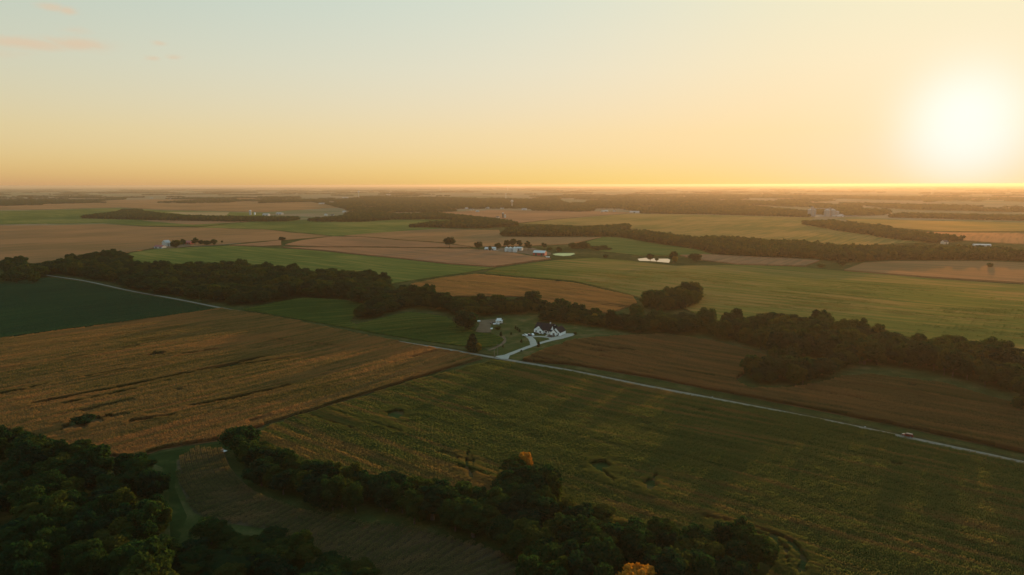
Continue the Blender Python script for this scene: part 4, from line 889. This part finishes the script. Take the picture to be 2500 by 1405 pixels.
for (x0, x1, yf, z0, z1) in [(1.9, 2.9, -1.6, 0.9, 2.4), (6.0, 7.8, -2.8, 0.9, 2.3), (10.0, 11.9, 0.0, 1.0, 2.4), (12.9, 13.8, 0.0, 0.9, 2.4), (19.0, 20.8, -4.4, 0.9, 2.2), (23.1, 24.1, -3.2, 0.9, 2.3)]:
    w_ = part(MB().box(x0, x1, yf - 0.09, yf - 0.003, z0, z1), 'window', M['trim_dark'])
    xm = (x0 + x1) / 2
    MB().box(x0 + .07, xm - .03, yf - 0.11, yf - 0.092, z0 + .07, z1 - .07).build('pane', M['glass'], w_); MB().box(xm + .03, x1 - .07, yf - 0.11, yf - 0.092, z0 + .07, z1 - .07).build('pane', M['glass'], w_)
for y_ in (-2.2, 1.6, 5.0): part(MB().box(25.003, 25.09, y_, y_ + 2.7, 0, 2.3), 'garage_door', M['white_wall'])
for (x_, y_, s_) in [(1.5, -2.6, .5), (3.2, -2.7, .45), (5.0, -3.8, .5), (8.0, -3.7, .4), (10.5, -1.0, .45), (18.5, -5.3, .45), (20.5, -5.3, .5), (23.0, -4.2, .5)]:
    p_ = H.matrix_world if False else Matrix.Translation((hp.x, hp.y, hp.z)) @ Matrix.Rotation(ha, 4, 'Z'); q_ = p_ @ Vector((x_ * HS, y_ * HS, 0))
    tree('shrub', 'shrub', q_.x, q_.y, s_ * 0.6, 'low clipped shrub in the bed along the farmhouse front', 'shrub', 'shrubs along the farmhouse front', sxy=s_)
# ------------------------------------------------------------------ vehicles
def vehicle(name, loc, rz, paint_m, label, cat, kind='suv', L_=4.6, W_=1.85):
    e_ = empty(name, loc, rz); tag(e_, label, cat)
    prof = {'suv': [(-.5, .45), (-.5, 1.0), (-.44, 1.62), (.12, 1.68), (.24, 1.12), (.47, .98), (.5, .75), (.5, .45)],
            'pickup': [(-.5, .55), (-.5, 1.12), (-.12, 1.12), (-.09, 1.72), (.14, 1.74), (.24, 1.2), (.48, 1.1), (.5, .8), (.5, .55)],
            'car': [(-.5, .4), (-.5, .92), (-.42, 1.0), (-.27, 1.4), (.05, 1.42), (.2, 1.0), (.47, .86), (.5, .65), (.5, .4)]}[kind]
    n_ = len(prof); b = MB(); hw = W_ / 2
    v_ = []
    for sg, in_ in ((-1, 1), (-1, 0), (1, 0), (1, 1)):
        for (x_, z_) in prof:
            up = max(0, z_ - 1.0); v_.append((x_ * L_ * (0.985 if in_ else 1), sg * (hw - (0.06 if in_ else 0.0) * 0 - up * 0.22 - (0.05 if in_ and z_ < .6 else 0)) * (0.97 if in_ else 1.0), z_))
    f_ = [tuple(range(n_)), tuple(range(4 * n_ - 1, 3 * n_ - 1, -1))]
    for k in range(3):
        for i in range(n_):
            j = (i + 1) % n_; f_.append((k * n_ + i, k * n_ + n_ + i, k * n_ + n_ + j, k * n_ + j))
    b.add(v_, f_); body = b.build('body', paint_m, e_)
    cab = {'suv': (-.42, .13, 1.08, 1.56), 'pickup': (-.08, .14, 1.2, 1.64), 'car': (-.27, .06, .98, 1.34)}[kind]
    for sg in (-1, 1):
        y_ = sg * (hw - 0.04); z0, z1 = cab[2], cab[3]
        MB().slab([(cab[0] * L_, y_ - sg * .0, z0), (cab[1] * L_ + .25, y_, z0), (cab[1] * L_, y_ - sg * .06, z1), (cab[0] * L_ + .1, y_ - sg * .06, z1)], 0.02).build('side_window', M['glass'], e_)
    fx = cab[1] * L_
    MB().slab([(fx + .1, -hw + .22, cab[3]), (fx + .1, hw - .22, cab[3]), (fx + .52, hw - .15, cab[2]), (fx + .52, -hw + .15, cab[2])], 0.06).build('windscreen', M['glass'], e_)
    for sx in (-.31, .31):
        for sg in (-1, 1):
            y_ = sg * (hw - .1); wh = MB().tube((sx * L_, y_ - .11, .36), (sx * L_, y_ + .11, .36), .36, n=12).build('wheel', M['tyre'], e_)
            MB().tube((sx * L_, y_ + sg * .09, .36), (sx * L_, y_ + sg * .125, .36), .2, n=8).build('rim', M['metal'], wh)
    for sg in (-1, 1):
        MB().box(.5 * L_ - .03, .5 * L_ + .03, sg * (hw - .35) - .18, sg * (hw - .35) + .18, .72, .88).build('headlight', M['lamp_clear'], e_)
        MB().box(-.5 * L_ - .03, -.5 * L_ + .03, sg * (hw - .3) - .14, sg * (hw - .3) + .14, .8, 1.0).build('tail_light', M['lamp_red'], e_)
    return e_
def gp(px, py, dz=0.0): p = P(px, py); return (p.x, p.y, p.z + dz)
vehicle('pickup_truck', gp(2214, 1069, 0.14), A_ROAD + math.pi, M['car_red'], 'dark red vehicle with a shining roof driving along the gravel road', 'car', 'suv', 4.7)
vehicle('parked_car', gp(1281, 821.5, 0.1), R(140), M['car_white'], 'white car parked on the grass left of the drive loop', 'car', 'suv', 4.6)
vehicle('parked_car', gp(1299.5, 820.5, 0.22), R(100), M['car_white'], 'white car parked beside the lawn at the top of the drive loop', 'car', 'suv', 4.7)
vehicle('parked_car', gp(1290, 820.5, 0.2), R(110), M['car_dark'], 'dark car parked between the two white cars', 'car', 'suv', 4.8)
vehicle('parked_car', gp(1343.5, 824, 0.24), R(-10), M['car_dark'], 'low dark car parked where the front walk meets the drive', 'car', 'car', 4.5)
vehicle('pickup_truck', gp(1211, 793.5, 0.1), R(5), M['car_white'], 'white pickup truck parked in front of the pale camper trailer', 'truck', 'pickup', 5.8, 2.0)
vehicle('pickup_truck', gp(1203, 791, 0.1), R(20), M['car_dark'], 'dark pickup truck parked left of the camper trailer', 'truck', 'pickup', 5.6, 2.0)
tr = empty('camper_trailer', gp(1218, 790.5, 0.1), R(-8)); tag(tr, 'pale boxy camper trailer parked on the grass behind the white pickup', 'trailer')
MB().box(-3.0, 3.0, -1.2, 1.2, .6, 2.9).build('body', M['metal_roof'], tr); MB().box(-2.9, 2.9, -1.15, 1.15, 2.903, 3.0).build('roof', M['white_wall'], tr)
for x_ in (-.8, .3):
    for sg in (-1, 1): MB().tube((x_, sg * 1.1 - .1, .36), (x_, sg * 1.1 + .1, .36), .36, n=10).build('wheel', M['tyre'], tr)
MB().box(.6, 1.7, -1.23, -1.203, 1.5, 2.2).build('window', M['glass'], tr); MB().box(-1.6, -.9, -1.23, -1.203, .7, 2.5).build('door', M['grey_wall'], tr); MB().box(3.0, 4.3, -.1, .1, .5, .62).build('tow_bar', M['trim_dark'], tr)
ct = empty('box_trailer', gp(1218, 784.5, 0.1), R(-5)); tag(ct, 'small white cargo trailer on the grass behind the camper', 'trailer')
MB().box(-2.0, 2.0, -1, 1, .5, 2.4).build('body', M['car_white'], ct)
for sg in (-1, 1): MB().tube((0, sg * .95 - .1, .34), (0, sg * .95 + .1, .34), .34, n=10).build('wheel', M['tyre'], ct)
MB().box(2.0, 3.2, -.08, .08, .45, .55).build('tow_bar', M['trim_dark'], ct)
tk = empty('propane_tank', gp(1168.5, 787.5, 0.1), R(20)); tag(tk, 'small white tank standing at the edge of the dirt beside the huge round tree', 'tank')
MB().tube((-1.0, 0, 1.1), (1.0, 0, 1.1), .6, n=12).ball(-1.0, 0, 1.1, .45, .6, .6).ball(1.0, 0, 1.1, .45, .6, .6).build('tank_body', M['white_wall'], tk, True)
for x_ in (-.7, .7): MB().box(x_ - .1, x_ + .1, -.45, .45, 0, .6).build('leg', M['concrete'], tk)
ub = empty('utility_box', gp(1199.5, 810.5, 0.1), R(30)); tag(ub, 'small white box on a post beside the yellow green crop tip', 'utility box')
MB().box(-.06, .06, -.06, .06, 0, 2.2).build('post', M['wood'], ub); MB().box(-.9, .9, -.5, .5, 2.2, 3.1).build('box', M['white_wall'], ub)
wt = empty('flatbed_trailer', gp(546, 1104, 0.1), R(-25)); tag(wt, 'small pale flatbed trailer parked at the top of the curved crop strip', 'trailer')
MB().box(-1.3, 1.1, -.8, .8, .55, .75).build('bed', M['metal'], wt); MB().box(-1.3, -1.2, -.8, .8, .75, 1.3).build('headboard', M['metal'], wt); MB().box(1.1, 2.0, -.06, .06, .5, .6).build('tow_bar', M['trim_dark'], wt)
for sg in (-1, 1): MB().tube((-.1, sg * .85 - .1, .33), (-.1, sg * .85 + .1, .33), .33, n=10).build('wheel', M['tyre'], wt)
# poles
def pole(px, py, h_, label, arm=True, name='utility_pole', cat='utility pole'):
    e_ = empty(name, gp(px, py), A_SIDE); tag(e_, label, cat)
    MB().cyl(0, 0, -.3, h_, .16, .11, 8).build('shaft', M['wood'], e_)
    if arm:
        MB().box(-1.1, 1.1, -.07, .07, h_ - .9, h_ - .72).build('crossarm', M['wood'], e_)
        for x_ in (-1.0, 0.85): MB().cyl(x_, 0, h_ - .72, h_ - .5, .06, .04, 6).build('insulator', M['metal'], e_)
    else: MB().box(-.22, .22, -.28, .28, h_, h_ + .3).build('box', M['yellow_paint'], e_)
pole(1206, 875, 7.5, 'wooden pole on the road edge left of the driveway mouth')
pole(1214, 868, 8.5, 'wooden pole on the grass just behind the driveway mouth')
pole(1738, 977, 1.3, 'short roadside post halfway along the straight gravel road', False, 'mailbox', 'mailbox')
pole(2110, 1051, 1.3, 'short roadside post left of the dark red vehicle', False, 'mailbox', 'mailbox')
# ------------------------------------------------------------------ farm buildings
def shed(name, px, py, L_, W_, he, hp_, rz, wall, roof, label, cat, doors=1, dz=0.0, group=None, wins=0):
    e_ = empty(name, gp(px, py, dz), rz); tag(e_, label, cat, group)
    MB().gable(-L_ / 2, L_ / 2, -W_ / 2, W_ / 2, -.3, he, hp_, 'x').build('wall', wall, e_)
    MB().roof(-L_ / 2, L_ / 2, -W_ / 2, W_ / 2, he, hp_, 'x', .4, .18).build('roof', roof, e_)
    for k in range(doors):
        x_ = -L_ / 2 + L_ * (k + .5) / doors; MB().box(x_ - L_ * .09, x_ + L_ * .09, -W_ / 2 - .08, -W_ / 2 - .003, 0, he * .8).build('door', M['trim_dark'] if wall is not M['trim_dark'] else M['grey_wall'], e_)
    for k in range(wins):
        x_ = -L_ / 2 + L_ * (k + 1) / (wins + 1.5); w_ = MB().box(x_ - .5, x_ + .5, -W_ / 2 - .09, -W_ / 2 - .003, 1, 2.2).build('window', M['trim_dark'], e_); MB().box(x_ - .42, x_ + .42, -W_ / 2 - .11, -W_ / 2 - .092, 1.08, 2.12).build('pane', M['glass'], w_)
    return e_
def grain_bin(px, py, r_, h_, label, group=None, mat=None, dz=0.0, name='grain_bin'):
    e_ = empty(name, gp(px, py, dz)); tag(e_, label, 'grain bin', group); b = MB(); k = 8
    for i in range(k): b.cyl(0, 0, h_ * i / k, h_ * (i + 1) / k, r_ * 1.0, r_ * 0.992, 24, cap=False)
    b.build('wall', mat or M['metal'], e_, False)
    MB().cyl(0, 0, h_, h_ + r_ * .55, r_ * 1.04, r_ * .12, 24).build('roof', M['metal_roof'], e_); MB().cyl(0, 0, h_ + r_ * .55, h_ + r_ * .55 + .5, r_ * .14, None, 10).build('hatch', M['metal'], e_)
    MB().box(-.5, .5, -r_ - .06, -r_ + .1, .4, 2.3).build('door', M['grey_wall'], e_)
shed('red_barn', 1318, 624, 21, 13, 5, 8.2, R(-22), M['red_wall'], M['metal_roof'], 'red barn with pale metal roof at the middle farm', 'barn', 2)
grain_bin(1236.5, 614.5, 3.6, 6.5, 'steel grain bin at the left of the three on the middle farm', 'steel bins of the middle farm')
grain_bin(1246, 615.5, 4.0, 6.8, 'blue grey grain bin in the middle of the three', 'steel bins of the middle farm', M['grey_wall'])
grain_bin(1256.5, 616, 4.2, 7.2, 'steel grain bin at the right of the three on the middle farm', 'steel bins of the middle farm')
shed('machine_shed', 1268, 612, 11, 9, 4.5, 6.2, R(-20), M['grey_wall'], M['metal_roof'], 'pale roofed machine shed just right of the steel bins', 'shed')
shed('farm_house', 1190, 612, 9, 8, 3.4, 6, R(-15), M['grey_wall'], M['metal_roof'], 'small pale farm building behind the thin airy tree', 'house', 1, wins=2)
shed('farm_house', 1204, 611, 9, 8, 3.6, 5.6, R(-15), M['white_wall'], M['metal_roof'], 'white farm building with shining roof beside the rounded dark tree', 'house', 1, wins=2)
shed('hay_wagon', 1337, 629, 6, 2.4, 1.0, 1.6, R(-20), M['white_wall'], M['metal_roof'], 'low white wagon in front of the red barn', 'wagon', 0)
# left farm
shed('tall_barn', 406, 601, 11, 12, 8, 12.5, R(60), M['old_white'], M['old_roof'], 'tall white gabled barn on the left farm', 'barn', 1, dz=.6)
shed('machine_shed', 391, 605, 20, 11, 3.2, 5.5, R(-18), M['grey_wall'], M['red_roof'], 'long grey shed with faded red roof left of the tall white barn', 'shed', 2, dz=.6)
shed('red_barn', 462, 596, 15, 10, 4.2, 7.2, R(-20), M['red_wall'], M['red_roof'], 'red barn among the trees of the left farm', 'barn', 1, dz=.6)
shed('poultry_house', 2396, 604, 30, 9, 2.6, 4.2, R(-12), M['grey_wall'], M['metal_roof'], 'long low building with a gleaming roof in the hazy field at right', 'barn', 3)
shed('farm_house', 2305, 598, 11, 9, 4, 7.5, R(20), M['tan_wall'], M['brown_roof'], 'small house behind the hazy tree belt at right', 'house', 1, wins=2)
# silos and sheds at the edge of the town
def silo(px, py, r_, h_, label, mat=None, dz=0.0):
    e_ = empty('silo', gp(px, py, dz)); tag(e_, label, 'silo')
    MB().cyl(0, 0, 0, h_, r_, None, 18).build('wall', mat or M['grey_wall'], e_); MB().ball(0, 0, h_, r_ * 1.02, r_ * 1.02, r_ * .6, 18, 8).build('dome', M['metal'], e_, True)
silo(611, 524, 4.5, 17, 'tall grey silo beyond the dark hedge at left')
silo(622, 524, 3.2, 9, 'short bright white silo beside the tall grey one', M['white_wall'])
silo(1228, 533, 3.2, 18, 'tall brown silo above the wood in the middle distance', M['brown_roof'])
silo(1233, 533, 2.8, 11, 'shorter silo right of the tall brown one', M['grey_wall'])
shed('machine_shed', 650, 526, 26, 15, 5, 8.5, R(-15), M['grey_wall'], M['old_roof'], 'grey roofed shed behind the dark hedge right of the white silo', 'shed', 2)
shed('machine_shed', 683, 523, 30, 14, 5, 8, R(-25), M['old_white'], M['old_roof'], 'long white shed right of the grey roofed shed', 'shed', 2)
shed('farm_house', 669, 537.5, 16, 10, 3, 6, R(-10), M['grey_wall'], M['old_roof'], 'low pale house in front of the dark hedge', 'house', 1)
# grain elevator
ge = empty('grain_elevator', gp(2000, 531)); tag(ge, 'cluster of tall grain elevator tanks glowing in the haze', 'grain elevator')
for (x_, y_, r_, h_) in [(-36, 0, 8, 26), (-20, 3, 8, 26), (28, 0, 11, 24), (50, 4, 11, 24), (70, 8, 7, 18)]:
    t_ = MB().cyl(x_, y_, 0, h_, r_, None, 20).build('tank', M['elevator'], ge); MB().cyl(x_, y_, h_, h_ + r_ * .4, r_ * 1.03, r_ * .1, 20).build('tank_roof', M['old_roof'], t_)
MB().box(-32, -24, -3, 5, 0, 37).build('head_house', M['elevator'], ge); MB().box(-24, 52, 0, 2.0, 29, 31).build('conveyor', M['elevator'], ge); MB().box(38, 41, 1, 4, 0, 34).build('leg_tower', M['elevator'], ge)
for (px, py, L_, lab) in [(2040, 531, 26, 'small white building right of the grain elevator'), (2063, 529, 40, 'long white building farthest right of the grain elevator'), (2052, 532, 18, 'low white shed in front of the elevator yard')]:
    shed('storage_shed', px, py, L_, 12, 4, 6, R(-8), M['old_white'], M['old_roof'], lab, 'shed', 1)
# water towers
def water_tower(px, py, h_, r_, label):
    e_ = empty('water_tower', gp(px, py)); tag(e_, label, 'water tower')
    MB().cyl(0, 0, 0, h_ - r_ * .8, r_ * .34, r_ * .22, 14).build('column', M['old_white'], e_, True); MB().ball(0, 0, h_ - r_ * .8, r_, r_, r_ * .8, 20, 12).build('tank', M['old_white'], e_, True)
    MB().cyl(0, 0, h_ - .1, h_ + 1, r_ * .2, r_ * .1, 8).build('vent', M['metal'], e_)
water_tower(1250, 509, 42, 7.5, 'white water tower above the town trees near centre')
water_tower(876, 483, 66, 11, 'tiny white water tower near the horizon left of centre')
for i, (px, py, h_, lab) in enumerate([(1075, 466, 119, 'faint wind turbine on the horizon left of centre'), (1240, 466, 120, 'faint wind turbine on the horizon at centre')]):
    e_ = empty('wind_turbine', gp(px, py)); tag(e_, lab, 'wind turbine'); hh = h_ * .62
    MB().cyl(0, 0, 0, hh, 2.4, 1.4, 12).build('tower', M['white_wall'], e_, True); MB().box(-1.6, 1.6, -3, 6, hh, hh + 3.4).build('nacelle', M['white_wall'], e_)
    for k in range(3):
        a = k * 2.094 + .5 + i; MB().tube((0, -3.4, hh + 1.7), (math.sin(a) * h_ * .37, -3.4, hh + 1.7 + math.cos(a) * h_ * .37), 1.6, .4, 6).build('blade', M['white_wall'], e_)
ms = empty('radio_mast', gp(1235, 489)); tag(ms, 'thin mast with a crossbar above the far fields at centre', 'mast')
MB().cyl(0, 0, 0, 52, 1.2, .8, 8).build('shaft', M['metal'], ms); MB().box(-8, 8, -.5, .5, 49, 50.5).build('crossbar', M['metal'], ms)
# town houses
spots = [(905, 501, 60, 'g'), (928, 511, 26, 't'), (1139, 511, 16, 'w'), (1152, 514, 22, 'w'), (1166, 519, 16, 'w'), (1190, 510, 22, 't'), (1226, 511, 20, 'w'), (1280, 514, 24, 'g'), (1313, 515, 20, 'w'), (1360, 516, 18, 't'), (1405, 514, 18, 'w'), (1476, 519, 46, 'w'), (1549, 521, 40, 'w'), (1337, 502, 26, 'w'), (640, 494, 70, 'w'), (676, 494, 40, 'g'), (786, 498, 44, 'w'), (824, 503, 20, 'w'), (838, 507, 20, 'g'), (840, 519, 14, 'w'), (796, 527, 14, 't'), (812, 528, 14, 'w'), (853, 532, 18, 'w'), (800, 537, 14, 'g'), (864, 517, 14, 't'), (985, 507, 16, 'w'), (1066, 510, 14, 'w'), (1090, 509, 14, 'w'), (843, 483, 60, 'w'), (948, 476, 60, 'w'), (1500, 518, 14, 'g'), (1580, 513, 50, 'w'), (1640, 514, 36, 'w'), (415, 486, 26, 'w'), (432, 483, 30, 'w'), (370, 484, 24, 'w'), (1215, 534, 10, 'w')]
wm = {'w': 'old_white', 'g': 'grey_wall', 't': 'tan_wall'}
for i, (px, py, L_, c_) in enumerate(spots):
    big = L_ > 28
    shed('town_hall' if False else ('warehouse' if big else 'town_house'), px, py - (0 if big else .6), L_, 12 if big else 9, 5 if big else 4, 8 if big else 7.5, R(random.choice([-39, 51, -20, -39])), M[wm[c_]], M['old_roof'] if (big or i % 3) else M['brown_roof'],
         ('long pale warehouse on the edge of the distant tree covered town' if big else 'tiny pale house among the trees around the distant town'), 'warehouse' if big else 'house', 1, group='warehouses of the distant town' if big else 'houses of the distant town', wins=0 if big else 2)
# ------------------------------------------------------------------ thin smoke and haze
def volume(name, dens, colr, aniso):
    m_, t_, o_ = new_mat(name); pv = t_.nodes.new('ShaderNodeVolumePrincipled'); pv.inputs['Color'].default_value = (*colr, 1); pv.inputs['Density'].default_value = dens
    pv.inputs['Anisotropy'].default_value = aniso; pv.inputs['Density Attribute'].default_value = ''
    t_.links.new(pv.outputs[0], o_.inputs['Volume'])
    try: m_.cycles.homogeneous_volume = True
    except Exception: pass
    return m_
hz = MB().box(-66000, 66000, -66000, 66000, -5, 124).build('haze', volume('haze_air', 4.5e-5, (0.83, 0.64, 0.44), 0.48)); tag(hz, kind='stuff')
print('objects', len(bpy.data.objects))
